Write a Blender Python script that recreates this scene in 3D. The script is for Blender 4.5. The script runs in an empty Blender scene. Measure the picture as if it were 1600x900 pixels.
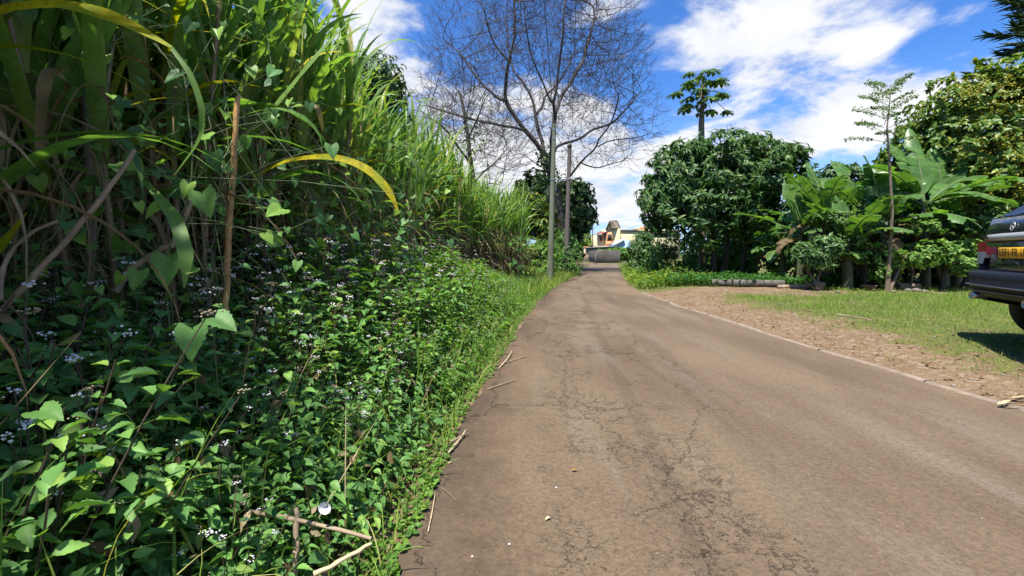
import bpy, math, random
import numpy as np
from mathutils import Vector, Matrix
SC = bpy.context.scene
COL = SC.collection
rs = np.random.RandomState(7)
random.seed(7)
R = math.radians

# ------------------------------------------------------------------ camera
F = 720.0; HZ = 396.0; H = 1.15        # focal length in photo pixels, horizon row, eye height
cam_d = bpy.data.cameras.new('camera'); cam = bpy.data.objects.new('camera', cam_d); COL.objects.link(cam)
cam.location = (0, 0, H); cam.rotation_euler = (R(90), 0, 0)
cam_d.sensor_width = 36; cam_d.lens = F/1600*36
cam_d.shift_y = -(450-HZ)/1600
cam_d.clip_start = .05; cam_d.clip_end = 5000
SC.camera = cam
def P(px, py, Y):
    return np.array([(px-800)/F*Y, Y, H-(py-HZ)/F*Y])
def PG(px, py, z=0.0):
    Y = F*(H-z)/(py-HZ)
    return np.array([(px-800)/F*Y, Y, z])

# ------------------------------------------------------------------ light
SUN_EL, SUN_AZ = 67.0, -153.0            # azimuth from +Y, negative = left
EXPOSURE = 1.15
SC.view_settings.view_transform = 'Standard'; SC.view_settings.look = 'None'
SC.view_settings.gamma = 1; SC.view_settings.use_curve_mapping = False
SC.view_settings.exposure = EXPOSURE
sd = bpy.data.lights.new('sun', 'SUN'); sd.energy = 4.8; sd.angle = R(1.2); sd.color = (1, .95, .87)
so = bpy.data.objects.new('sun', sd); COL.objects.link(so)
sv = Vector((math.sin(R(SUN_AZ))*math.cos(R(SUN_EL)), math.cos(R(SUN_AZ))*math.cos(R(SUN_EL)), math.sin(R(SUN_EL))))
so.rotation_euler = sv.to_track_quat('Z', 'Y').to_euler(); so.location = (-20, 10, 40)

class NT:
    def __init__(s, tree): s.t = tree; s.n = tree.nodes; s.l = tree.links; s.n.clear()
    def node(s, typ, **kw):
        n = s.n.new(typ)
        for k, v in kw.items():
            if k.startswith('_'): setattr(n, k[1:], v)
        return n
    def put(s, sock, v):
        if v is None: return
        if hasattr(v, 'is_output') or isinstance(v, bpy.types.NodeSocket): s.l.new(v, sock)
        else:
            if hasattr(sock.default_value, '__len__') and not hasattr(v, '__len__'): v = (v,)*len(sock.default_value)
            if hasattr(v, '__len__') and len(v) == 3 and len(sock.default_value) == 4: v = (*v, 1)
            sock.default_value = v
    def math(s, op, a, b=None, c=None, clamp=False):
        n = s.n.new('ShaderNodeMath'); n.operation = op; n.use_clamp = clamp
        s.put(n.inputs[0], a)
        if b is not None: s.put(n.inputs[1], b)
        if c is not None: s.put(n.inputs[2], c)
        return n.outputs[0]
    def mix(s, f, a, b, blend='MIX'):
        n = s.n.new('ShaderNodeMix'); n.data_type = 'RGBA'; n.blend_type = blend
        s.put(n.inputs[0], f); s.put(n.inputs[6], a); s.put(n.inputs[7], b)
        return n.outputs[2]
    def noise(s, vec, scale, detail=4, rough=.55, dist=0):
        n = s.n.new('ShaderNodeTexNoise')
        if vec is not None: s.l.new(vec, n.inputs['Vector'])
        n.inputs['Scale'].default_value = scale; n.inputs['Detail'].default_value = detail
        n.inputs['Roughness'].default_value = rough; n.inputs['Distortion'].default_value = dist
        return n.outputs[0]
    def ramp(s, f, stops):
        n = s.n.new('ShaderNodeValToRGB'); s.put(n.inputs[0], f); e = n.color_ramp.elements
        while len(e) < len(stops): e.new(.5)
        for el, (p, c) in zip(e, stops):
            el.position = p; el.color = (*c, 1) if hasattr(c, '__len__') else (c, c, c, 1)
        return n.outputs[0]
    def sstep(s, v, a, b):
        n = s.n.new('ShaderNodeMapRange'); n.interpolation_type = 'SMOOTHSTEP'
        s.put(n.inputs[0], v); n.inputs[1].default_value = a; n.inputs[2].default_value = b
        return n.outputs[0]
    def map(s, vec, scale=(1,1,1), loc=(0,0,0), rot=(0,0,0)):
        n = s.n.new('ShaderNodeMapping'); s.l.new(vec, n.inputs[0])
        n.inputs['Scale'].default_value = scale; n.inputs['Location'].default_value = loc; n.inputs['Rotation'].default_value = rot
        return n.outputs[0]
    def bump(s, h, strength, dist):
        n = s.n.new('ShaderNodeBump'); s.put(n.inputs['Height'], h)
        n.inputs['Strength'].default_value = strength; n.inputs['Distance'].default_value = dist
        return n.outputs[0]

world = bpy.data.worlds.new('World'); SC.world = world; world.use_nodes = True
def build_world():
    t = NT(world.node_tree)
    out = t.node('ShaderNodeOutputWorld'); bg = t.node('ShaderNodeBackground')
    sky = t.node('ShaderNodeTexSky', _sky_type='NISHITA', _sun_disc=False)
    sky.sun_elevation = R(SUN_EL); sky.sun_rotation = R(SUN_AZ); sky.air_density = 1.0; sky.dust_density = .4; sky.ozone_density = 3.0
    tc = t.node('ShaderNodeTexCoord'); d = tc.outputs['Generated']
    sp = t.node('ShaderNodeSeparateXYZ'); t.l.new(d, sp.inputs[0])
    az = t.math('ARCTAN2', sp.outputs[0], sp.outputs[1]); el = t.math('ARCSINE', sp.outputs[2])
    # cloud masses, given as directions in the sky: (column, row, half width, half height, tilt deg, weight)
    blobs = [(1180,60,110,80,-25,1.0),(1345,95,85,50,-35,.85),(1270,20,150,40,-10,.4),(1300,185,200,48,-8,.62),(1100,275,230,45,-10,.75),(1480,150,140,36,-14,.55),(1000,240,120,30,-5,.5),
             (575,60,75,75,20,1.15),(640,150,80,40,25,.45),(740,230,90,60,5,.95),(780,160,80,35,0,.5),(930,190,75,32,8,.85),(860,250,120,50,0,.75),(700,310,220,60,0,.6),
             (960,5,70,26,-10,.9),(960,330,150,30,0,.45),(1200,330,260,40,0,.6),(300,40,260,120,10,.5),(1500,30,30,14,-20,.35), (860,130,40,20,0,.2)]
    tot = None
    for (px, py, rx, ry, tilt, w) in blobs:
        a0 = math.atan((px-800)/F); ca = math.cos(a0); e0 = math.atan((HZ-py)/F*ca)
        ra = rx/F*ca*ca; re = ry/F*ca; T = R(-tilt)
        da = t.math('SUBTRACT', az, a0); de = t.math('SUBTRACT', el, e0)
        u = t.math('ADD', t.math('MULTIPLY', da, math.cos(T)/ra), t.math('MULTIPLY', de, math.sin(T)/ra))
        v = t.math('ADD', t.math('MULTIPLY', da, -math.sin(T)/re), t.math('MULTIPLY', de, math.cos(T)/re))
        r2 = t.math('ADD', t.math('MULTIPLY', u, u), t.math('MULTIPLY', v, v))
        g = t.math('MULTIPLY', t.math('EXPONENT', t.math('MULTIPLY', r2, -.8)), w)
        tot = g if tot is None else t.math('ADD', tot, g)
    # clouds in the rest of the sky (behind the camera)
    zz = t.math('ADD', t.math('MAXIMUM', sp.outputs[2], 0), .22)
    cb = t.node('ShaderNodeCombineXYZ'); t.put(cb.inputs[0], t.math('DIVIDE', sp.outputs[0], zz)); t.put(cb.inputs[1], t.math('DIVIDE', sp.outputs[1], zz))
    t.put(cb.inputs[2], t.math('MULTIPLY', sp.outputs[2], 1.0))
    n1 = t.noise(cb.outputs[0], 2.9, 11, .6, .35); n2 = t.noise(cb.outputs[0], .9, 3, .5)
    n3 = t.noise(cb.outputs[0], 7.0, 6, .6)
    back = t.math('MULTIPLY', t.sstep(sp.outputs[1], .1, -.4), t.sstep(n2, .45, .62))
    dens = t.math('ADD', t.math('ADD', tot, back), t.math('MULTIPLY', t.math('SUBTRACT', n1, .5), 2.9))
    dens = t.math('ADD', dens, t.math('MULTIPLY', t.math('SUBTRACT', n3, .5), 1.0))
    alpha = t.math('MULTIPLY', t.sstep(dens, .42, 1.1), .95)
    shade = t.noise(t.map(cb.outputs[0], loc=(.13, .11, 0)), 2.6, 7, .6, .3)
    ccol = t.ramp(t.math('ADD', t.math('MULTIPLY', dens, .22), shade), [(.40, (2.7,3.0,3.6)), (.60, (3.5,3.65,3.95)), (.84, (4.4,4.4,4.4))])
    skyc = t.mix(1.0, sky.outputs[0], SKYTINT, 'MULTIPLY')
    lowhaze = t.math('MULTIPLY', t.sstep(el, .36, -.02), .62)
    skyc = t.mix(lowhaze, skyc, (2.9,3.8,5.1))
    c = t.mix(alpha, skyc, ccol)
    t.l.new(c, bg.inputs[0]); bg.inputs[1].default_value = .108
    t.l.new(bg.outputs[0], out.inputs[0])
SKYTINT = (.31, .57, .92)
build_world()
world.cycles.sampling_method = 'MANUAL'; world.cycles.sample_map_resolution = 512
SC.cycles.max_bounces = 7; SC.cycles.diffuse_bounces = 5; SC.cycles.transmission_bounces = 4; SC.cycles.transparent_max_bounces = 8
SC.cycles.glossy_bounces = 2; SC.cycles.caustics_reflective = False; SC.cycles.caustics_refractive = False
SC.cycles.use_denoising = True

# ------------------------------------------------------------------ helpers
def tag(o, label=None, cat=None, group=None, kind=None):
    if label: o['label'] = label
    if cat: o['category'] = cat
    if group: o['group'] = group
    if kind: o['kind'] = kind
    return o
def empty(name, loc=(0,0,0), rz=0.0, label=None, cat=None, group=None):
    o = bpy.data.objects.new(name, None); COL.objects.link(o); o.location = tuple(float(v) for v in loc); o.rotation_euler = (0,0,rz)
    o.empty_display_size = .1
    return tag(o, label, cat, group)
def copy_tree(o, parent=None):
    c = o.copy(); COL.objects.link(c)
    if parent: c.parent = parent
    for ch in list(o.children): copy_tree(ch, c)
    return c
class G:
    """collects vertices and faces, links them as one mesh object"""
    def __init__(s): s.V = []; s.F = []; s.n = 0; s.uv = None
    def add(s, V, F):
        V = np.asarray(V, float).reshape(-1, 3); F = np.asarray(F, int)
        if len(V) == 0 or len(F) == 0: return s
        s.V.append(V); s.F.append(F + s.n); s.n += len(V); return s
    def merge(s, g, M=None):
        for_v = np.concatenate(g.V) if g.V else np.zeros((0,3))
        if M is not None: for_v = for_v @ M[:3,:3].T + M[:3,3]
        if g.n == 0: return s
        s.V.append(for_v); s.F += [f + s.n for f in g.F]; s.n += len(for_v); return s
    def mesh(s, name, mat=None, smooth=True):
        me = bpy.data.meshes.new(name)
        V = np.concatenate(s.V).astype(np.float32)
        me.vertices.add(len(V)); me.vertices.foreach_set('co', V.ravel())
        loops = np.concatenate([f.ravel() for f in s.F]); cnt = np.concatenate([np.full(len(f), f.shape[1]) for f in s.F])
        me.loops.add(len(loops)); me.loops.foreach_set('vertex_index', loops.astype(np.int32))
        me.polygons.add(len(cnt)); st = np.concatenate([[0], np.cumsum(cnt)[:-1]])
        me.polygons.foreach_set('loop_start', st.astype(np.int32)); me.polygons.foreach_set('loop_total', cnt.astype(np.int32))
        me.update(calc_edges=True)
        if smooth: me.polygons.foreach_set('use_smooth', np.ones(len(cnt), bool))
        if mat: me.materials.append(mat)
        return me
    def build(s, name, mat, parent=None, smooth=True):
        o = bpy.data.objects.new(name, s.mesh(name, mat, smooth)); COL.objects.link(o)
        if parent: o.parent = parent
        return o
def unit(v):
    v = np.asarray(v, float); return v/np.maximum(np.linalg.norm(v, axis=-1, keepdims=True), 1e-9)
def scatter(T, TF, O, D, U, S):
    """copies of template leaf T (points along +Y, face up +Z) at O, along D, up U, scale S"""
    O = np.asarray(O, float); D = unit(D); X = unit(np.cross(D, U)); Z = np.cross(X, D)
    S = np.broadcast_to(np.asarray(S, float), (len(O),))
    V = O[:,None,:] + S[:,None,None]*(T[None,:,0:1]*X[:,None] + T[None,:,1:2]*D[:,None] + T[None,:,2:3]*Z[:,None])
    n = len(T); Fs = TF[None] + (np.arange(len(O))*n)[:,None,None]
    return V.reshape(-1,3), Fs.reshape(-1, TF.shape[1])
def leaf_T(prof, w=.4, cup=.12, bend=.15, back=None):
    """leaf template, prof = half width profile along the length"""
    n = len(prof); ys = np.linspace(0, 1, n); V = []; 
    for i, (y, p) in enumerate(zip(ys, prof)):
        z = -bend*y*y; yy = y*(1-.1*bend)
        b = back[i] if back else 0
        V += [(-p*w, yy+b, z+cup*p*w*2), (0, yy, z), (p*w, yy+b, z+cup*p*w*2)]
    Fq = []
    for i in range(n-1):
        a = 3*i; Fq += [(a, a+1, a+4, a+3), (a+1, a+2, a+5, a+4)]
    return np.array(V, float), np.array(Fq)
OVATE = leaf_T([.06,.7,1,.86,.48,.01], .28, .25, .25)
OVN = leaf_T([.08,.42,.72,.82,1,.86,.92,.66,.64,.36,.3,.01], .27, .3, .28)
HEART = leaf_T([.35,1,1.05,.85,.5,.01], .46, .2, .3, back=[-.16,-.12,0,0,0,0])
LANCE = leaf_T([.1,.8,1,.6,.01], .15, .2, .3)
ROUND = leaf_T([.3,1,.95,.02], .42, .2, .15)
SMALL = leaf_T([.1,1,.01], .3, .2, .1)
def tube(Pts, Rad, k=6, cap=True):
    Pts = np.asarray(Pts, float); n = len(Pts); Rad = np.broadcast_to(np.asarray(Rad, float), (n,))
    T = np.gradient(Pts, axis=0); T = unit(T)
    ref = np.array([0,0,1.]) if abs(T[0][2]) < .9 else np.array([1.,0,0])
    X = []; x = unit(np.cross(T[0], ref))
    for i in range(n):
        x = x - T[i]*np.dot(x, T[i]); x = unit(x); X.append(x)
    X = np.array(X); Y = np.cross(T, X); a = np.arange(k)/k*2*math.pi
    V = Pts[:,None] + Rad[:,None,None]*(np.cos(a)[None,:,None]*X[:,None] + np.sin(a)[None,:,None]*Y[:,None])
    V = V.reshape(-1,3); i = np.arange(n-1)[:,None]*k; j = np.arange(k)[None]
    Fq = np.stack([i+j, i+(j+1)%k, i+k+(j+1)%k, i+k+j], -1).reshape(-1,4)
    return V, Fq
def capped(g, Pts, Rad, k=8):
    V, Fq = tube(Pts, Rad, k); g.add(V, Fq); n = len(V)
    g.add(np.concatenate([V[:k], [np.mean(V[:k],0)]]), [((i+1)%k, i, k) for i in range(k)])
    g.add(np.concatenate([V[-k:], [np.mean(V[-k:],0)]]), [(i, (i+1)%k, k) for i in range(k)])
def box(g, c, s, rz=0, rot=None, bev=0):
    x, y, z = np.array(s)/2.0
    if bev <= 0:
        V = np.array([(sx*x, sy*y, sz*z) for sx in (-1,1) for sy in (-1,1) for sz in (-1,1)])
        Fq = [(0,1,3,2),(4,6,7,5),(0,4,5,1),(2,3,7,6),(0,2,6,4),(1,5,7,3)]
    else:
        b = min(bev, x*.9, y*.9, z*.9); V = []; 
        for (zz, ins) in ((-z, b), (-z+b, 0), (z-b, 0), (z, b)):
            X = x-ins; Y = y-ins
            V += [(-X+b*.7, -Y, zz), (X-b*.7, -Y, zz), (X, -Y+b*.7, zz), (X, Y-b*.7, zz), (X-b*.7, Y, zz), (-X+b*.7, Y, zz), (-X, Y-b*.7, zz), (-X, -Y+b*.7, zz)]
        V = np.array(V); Fq = []
        for r in range(3): Fq += [(r*8+i, r*8+(i+1)%8, r*8+8+(i+1)%8, r*8+8+i) for i in range(8)]
        f8 = np.array([[7,6,5,4,3,2,1,0], [24,25,26,27,28,29,30,31]])
    M = rot if rot is not None else np.array([[math.cos(rz),-math.sin(rz),0],[math.sin(rz),math.cos(rz),0],[0,0,1]])
    V = V @ M.T + np.array(c, float); base = g.n
    g.add(V, Fq)
    if bev > 0: g.F.append(f8 + base)
def blades(O, az, el0, L, W, droop, segs=9, fold=.25, roll=None, p=1.6, wob=0, prof=None):
    """long strap leaves (cane, grass): vectorised"""
    N = len(O); s = np.linspace(0, 1, segs+1); az = np.asarray(az, float)
    el = el0[:,None] - droop[:,None]*s[None]**p; el = np.maximum(el, R(-86))
    a = az[:,None] + (wob*np.cumsum(rs.randn(N, segs+1), 1)/segs if wob else 0)
    d = np.stack([np.cos(el)*np.sin(a), np.cos(el)*np.cos(a), np.sin(el)], -1)
    step = (L/segs)[:,None,None]*d; C = np.concatenate([O[:,None], O[:,None]+np.cumsum(step[:,:-1], 1)], 1)
    side = np.stack([np.cos(a), -np.sin(a), np.zeros_like(a)], -1); nrm = np.cross(side, d)
    if roll is None: roll = rs.randn(N)*.35
    tw = roll[:,None] + rs.randn(N)[:,None]*.8*s[None]**2
    sd_ = side*np.cos(tw)[...,None] + nrm*np.sin(tw)[...,None]; nr = np.cross(sd_, d)
    if prof is None: prof = np.minimum(1, .55+2*s)*(1-s**2.6)
    w = W[:,None]*prof[None]/2
    A = C - sd_*w[...,None] + nr*(w*fold)[...,None]; B = C + sd_*w[...,None] + nr*(w*fold)[...,None]
    V = np.stack([A, C, B], 2).reshape(N, -1, 3); n = 3*(segs+1)
    T = []
    for i in range(segs): b = 3*i; T += [(b, b+1, b+4, b+3), (b+1, b+2, b+5, b+4)]
    Fq = np.array(T)[None] + (np.arange(N)*n)[:,None,None]
    return V.reshape(-1,3), Fq.reshape(-1,4)
def rnd(a, b, n=None): return rs.uniform(a, b, n)
def smooth01(t): t = np.clip(t, 0, 1); return t*t*(3-2*t)
_tab = rs.rand(256, 256)
def vnoise(x, y, sc=1.0):
    x = np.asarray(x, float)*sc+500.3; y = np.asarray(y, float)*sc+500.7; xi = np.floor(x).astype(int); yi = np.floor(y).astype(int)
    fx = smooth01(x-xi); fy = smooth01(y-yi); t = lambda a, b: _tab[a & 255, b & 255]
    return (t(xi,yi)*(1-fx)+t(xi+1,yi)*fx)*(1-fy) + (t(xi,yi+1)*(1-fx)+t(xi+1,yi+1)*fx)*fy

# ------------------------------------------------------------------ materials
def new_mat(name):
    m = bpy.data.materials.new(name); m.use_nodes = True
    t = NT(m.node_tree); out = t.node('ShaderNodeOutputMaterial'); return m, t, out
def pbsdf(t, col, rough=.6, metal=0, normal=None, spec=None, coat=0):
    b = t.node('ShaderNodeBsdfPrincipled'); t.put(b.inputs['Base Color'], col); t.put(b.inputs['Roughness'], rough); t.put(b.inputs['Metallic'], metal)
    if normal is not None: t.l.new(normal, b.inputs['Normal'])
    if spec is not None: b.inputs['Specular IOR Level'].default_value = spec
    if coat: b.inputs['Coat Weight'].default_value = coat; b.inputs['Coat Roughness'].default_value = .03
    return b.outputs[0]
FOL = dict(banana_leaf=1.05, cane_leaf_green=1.35, blossom_=1, mango_leaf=1.6, shrub_leaf=1.5, dark_tree_leaf=1.9, cane_leaf_dry=.75, banana_leaf_dry=.75, leaf_litter=.6, blossom=.85, cane_leaf_yellow=.9, pine_needle=1.5, weed_leaf=1.75, vine_leaf=1.9, cane_leaf_dark=2.2, weed_leaf_light=1.25)
ALB = dict(ageratum_flower=.95, white_petal=.9, number_plate_yellow=.8, cane_stalk=1.5, yellow_render=1.05, green_render=.9, pink_render=.9, orange_render=.9, white_render=.9, blue_sheet=.8, white_sheet=.9, dead_wood=.95, straw=.95, cane_stalk_orange=1.1, tail_lamp_red=1, chrome=1, alloy_rim=1, car_paint_navy=.8, tail_lamp_clear=.8, papaya_fruit=1, green_stem=1.2)
def leaf_mat(name, stops, trans=.35, rough=.45, spec=.4, tstrength=1.0, streak=0):
    """foliage: colour differs leaf by leaf, light passes through the blade"""
    m, t, out = new_mat(name); k_ = FOL.get(name, 1.3); stops = [(p_, (c_[0]*k_, c_[1]*k_, c_[2]*k_*.85)) for p_, c_ in stops]
    g = t.node('ShaderNodeNewGeometry'); oi = t.node('ShaderNodeObjectInfo')
    tc = t.node('ShaderNodeTexCoord')
    r = t.math('FRACT', t.math('ADD', g.outputs['Random Per Island'], t.math('MULTIPLY', oi.outputs['Random'], .13)))
    c = t.ramp(r, stops)
    nz = t.noise(tc.outputs['Object'], 9 if not streak else streak, 3, .6)
    c = t.mix(1.0, c, t.ramp(nz, [(.3, .72), (.7, 1.22)]), 'MULTIPLY')
    if name == 'cane_leaf_yellow': c = t.mix(t.math('MULTIPLY', t.sstep(t.noise(tc.outputs['Object'], 60, 4, .7), .54, .64), .75), c, (.2,.085,.012)); c = t.mix(t.math('MULTIPLY', t.sstep(t.noise(tc.outputs['Object'], 8, 2, .5), .5, .6), .5), c, (.14,.24,.02))
    p = pbsdf(t, c, rough, spec=spec)
    tr = t.node('ShaderNodeBsdfTranslucent')
    tcol = t.mix(1.0, c, (1.45*tstrength, 1.5*tstrength, .5*tstrength), 'MULTIPLY'); t.l.new(tcol, tr.inputs[0])
    mx = t.node('ShaderNodeMixShader'); mx.inputs[0].default_value = trans
    t.l.new(p, mx.inputs[1]); t.l.new(tr.outputs[0], mx.inputs[2]); t.l.new(mx.outputs[0], out.inputs[0])
    return m
def plain(name, col, rough=.7, metal=0, var=.25, scale=6, bump=0, bscale=30, spec=None, coat=0, stretch=(1,1,1), col2=None):
    k_ = ALB.get(name, .6); col = tuple(c_*k_ for c_ in col); col2 = tuple(c_*k_ for c_ in col2) if col2 else None
    m, t, out = new_mat(name); tc = t.node('ShaderNodeTexCoord'); v = t.map(tc.outputs['Object'], stretch)
    nz = t.noise(v, scale, 5, .6)
    if col2 is None: c = t.mix(1.0, col, t.ramp(nz, [(.3, 1-var), (.7, 1+var)]), 'MULTIPLY')
    else: c = t.mix(t.sstep(nz, .4, .62), col, col2)
    nrm = t.bump(t.noise(v, bscale, 5, .6), .6, bump) if bump else None
    t.l.new(pbsdf(t, c, rough, metal, nrm, spec, coat), out.inputs[0]); return m
M = {}
M['cane_green'] = leaf_mat('cane_leaf_green', [(0,(.065,.135,.035)),(.5,(.1,.195,.052)),(.86,(.14,.225,.06)),(.94,(.22,.25,.07)),(1,(.34,.28,.13))], .45, .42, .35)
M['cane_mid'] = leaf_mat('cane_leaf_dark', [(0,(.035,.075,.018)),(.7,(.065,.12,.03)),(1,(.12,.15,.03))], .35, .42, .35)
M['cane_dry'] = leaf_mat('cane_leaf_dry', [(0,(.16,.11,.065)),(.5,(.3,.23,.15)),(1,(.42,.35,.25))], .2, .8, .1, .7)
M['cane_yellow'] = leaf_mat('cane_leaf_yellow', [(0,(.3,.33,.012)),(1,(.46,.38,.012))], .45, .6, .12, .9, streak=22)
M['cane_stalk'] = plain('cane_stalk', (.13,.09,.055), .5, var=.45, scale=5, stretch=(1,1,3))
M['weed'] = leaf_mat('weed_leaf', [(0,(.035,.085,.026)),(.5,(.06,.135,.038)),(.85,(.09,.18,.048)),(1,(.15,.23,.05))], .3, .5, .3)
M['weed_light'] = leaf_mat('weed_leaf_light', [(0,(.05,.12,.02)),(.6,(.085,.18,.03)),(1,(.14,.24,.04))], .35, .5, .3)
M['vine'] = leaf_mat('vine_leaf', [(0,(.03,.08,.03)),(.6,(.05,.12,.035)),(1,(.12,.2,.035))], .35, .5, .3)
M['stem'] = plain('green_stem', (.07,.1,.035), .6)
M['redstem'] = plain('woody_stem', (.1,.07,.045), .7)
M['flower'] = plain('ageratum_flower', (.64,.63,.65), .8, var=.2, scale=20)
M['flower_dry'] = plain('seed_head', (.5,.42,.26), .9, var=.25, scale=20)
M['white'] = plain('white_petal', (.75,.76,.8), .6, var=.05)
M['grass'] = leaf_mat('grass_blade', [(0,(.06,.12,.02)),(.55,(.1,.18,.03)),(.85,(.16,.22,.04)),(1,(.3,.27,.12))], .35, .55, .2)
M['grass_dark'] = leaf_mat('creeping_plant', [(0,(.02,.07,.015)),(.6,(.035,.11,.02)),(1,(.06,.15,.03))], .3, .5, .3)
M['mango'] = leaf_mat('mango_leaf', [(0,(.018,.045,.014)),(.6,(.032,.075,.02)),(.9,(.055,.1,.026)),(1,(.09,.12,.035))], .25, .42, .3)
M['dark_tree'] = leaf_mat('dark_tree_leaf', [(0,(.018,.04,.014)),(.6,(.03,.062,.018)),(1,(.055,.09,.025))], .22, .45, .4)
M['yellow_tree'] = leaf_mat('bushy_tree_leaf', [(0,(.04,.09,.014)),(.5,(.075,.14,.02)),(.8,(.12,.17,.025)),(1,(.22,.2,.035))], .3, .42, .4)
M['blossom'] = leaf_mat('blossom', [(0,(.3,.29,.05)),(1,(.45,.4,.08))], .25, .7, .2)
M['banana'] = leaf_mat('banana_leaf', [(0,(.06,.14,.035)),(.6,(.09,.19,.05)),(1,(.13,.23,.06))], .38, .38, .45, streak=3)
M['banana_dry'] = leaf_mat('banana_leaf_dry', [(0,(.14,.095,.06)),(1,(.26,.19,.12))], .2, .8, .1, .7)
M['pseudo'] = plain('pseudostem', (.13,.14,.06), .55, var=.5, scale=4, stretch=(1,1,.3))
M['papaya'] = leaf_mat('papaya_leaf', [(0,(.035,.08,.025)),(1,(.07,.13,.035))], .25, .45, .4)
M['papaya_fruit'] = plain('papaya_fruit', (.07,.12,.03), .4)
M['moringa'] = leaf_mat('feathery_leaf', [(0,(.06,.11,.035)),(1,(.1,.16,.05))], .35, .5, .3)
M['shrub'] = leaf_mat('shrub_leaf', [(0,(.03,.08,.018)),(.6,(.05,.12,.025)),(1,(.09,.16,.035))], .3, .45, .35)
M['fresh'] = leaf_mat('fresh_leaf', [(0,(.06,.13,.03)),(.6,(.1,.19,.045)),(1,(.17,.25,.06))], .35, .5, .3)
M['pine'] = leaf_mat('pine_needle', [(0,(.012,.03,.014)),(1,(.03,.055,.02))], .08, .5, .35)
M['bark_grey'] = plain('grey_bark', (.1,.08,.07), .85, var=.4, scale=3, bump=.03, bscale=6, stretch=(2,2,.6))
M['twig'] = plain('twig_bark', (.085,.07,.066), .85, var=.3, scale=3)
M['bark_dark'] = plain('dark_bark', (.07,.055,.042), .85, var=.4, scale=4, bump=.02, bscale=10, stretch=(2,2,.5))
M['bark_pale'] = plain('pale_bark', (.24,.18,.12), .8, var=.3, scale=4, bump=.01, bscale=14)
M['pole_conc'] = plain('pole_concrete', (.2,.23,.15), .9, var=.3, scale=3, bump=.004, bscale=40, stretch=(1,1,.35))
M['pole_wood'] = plain('pole_timber', (.17,.14,.125), .9, var=.3, scale=6, bump=.006, bscale=30, stretch=(3,3,.2))
M['cable'] = plain('cable_black', (.02,.02,.022), .6)
M['metal_grey'] = plain('metal_grey', (.42,.44,.46), .4, .6, var=.1)
M['lamp_glass'] = plain('lamp_glass', (.6,.62,.62), .2)
M['concrete'] = plain('concrete_slab', (.2,.18,.15), .92, var=.35, scale=4, bump=.006, bscale=25)
M['conc_dark'] = plain('weathered_concrete', (.12,.11,.095), .95, var=.5, scale=.9, bump=.01, bscale=12, stretch=(1,1,1))
M['clay'] = plain('clay_pot', (.26,.17,.11), .85, var=.2)
M['pot_grey'] = plain('grey_pot', (.2,.23,.26), .7, var=.2)
M['stone'] = plain('stone', (.26,.23,.2), .9, var=.3, scale=8, bump=.01)
M['pebble'] = plain('pebble', (.42,.38,.33), .9, var=.3, scale=8)
M['straw'] = plain('straw', (.44,.34,.2), .8, var=.3, scale=12)
M['deadwood'] = plain('dead_wood', (.27,.2,.13), .85, var=.4, scale=9, stretch=(1,1,1))
M['litter'] = leaf_mat('leaf_litter', [(0,(.16,.1,.06)),(.6,(.3,.21,.13)),(1,(.5,.42,.3))], .1, .9, .1, .7)
M['paint'] = plain('car_paint_navy', (.012,.015,.035), .22, .35, var=.05, coat=.6)
M['bumper'] = plain('bumper_navy', (.014,.017,.03), .5, var=.1, spec=.25)
M['silver'] = plain('silver_trim', (.6,.62,.6), .3, .35, var=.05)
M['chrome'] = plain('chrome', (.45,.45,.45), .4, 1.0, var=.02)
M['rubber'] = plain('rubber', (.018,.018,.02), .8)
M['blackp'] = plain('black_plastic', (.012,.012,.014), .5)
M['redlamp'] = plain('tail_lamp_red', (.5,.01,.02), .3, var=.1, coat=.1)
M['clearlamp'] = plain('tail_lamp_clear', (.62,.64,.64), .3, var=.15, coat=.1)
M['plate'] = plain('number_plate_yellow', (.82,.47,.012), .45, var=.04)
M['glass'] = plain('window_glass', (.03,.04,.05), .04, .0, var=.02, spec=1.0, coat=1.0)
M['rim'] = plain('alloy_rim', (.35,.35,.36), .35, .8)
M['wall_yellow'] = plain('yellow_render', (.6,.5,.27), .9, var=.1, scale=1)
M['wall_green'] = plain('green_render', (.46,.43,.25), .9, var=.12, scale=1)
M['wall_orange'] = plain('orange_render', (.68,.3,.14), .9, var=.1)
M['wall_pink'] = plain('pink_render', (.62,.42,.3), .9, var=.1)
M['wall_white'] = plain('white_render', (.7,.7,.68), .9, var=.1)
M['roof_red'] = plain('red_roof', (.45,.11,.09), .7, var=.15)
M['roof_brown'] = plain('brown_roof', (.3,.24,.16), .85, var=.3, scale=2)
M['blue_metal'] = plain('blue_sheet', (.3,.48,.62), .5, var=.12, scale=.7)
M['grey_roof'] = plain('grey_roof', (.22,.25,.24), .7, var=.2)
M['dark_open'] = plain('dark_opening', (.03,.027,.025), .7)
M['panelw'] = plain('white_sheet', (.72,.76,.8), .5, var=.05)

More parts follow.
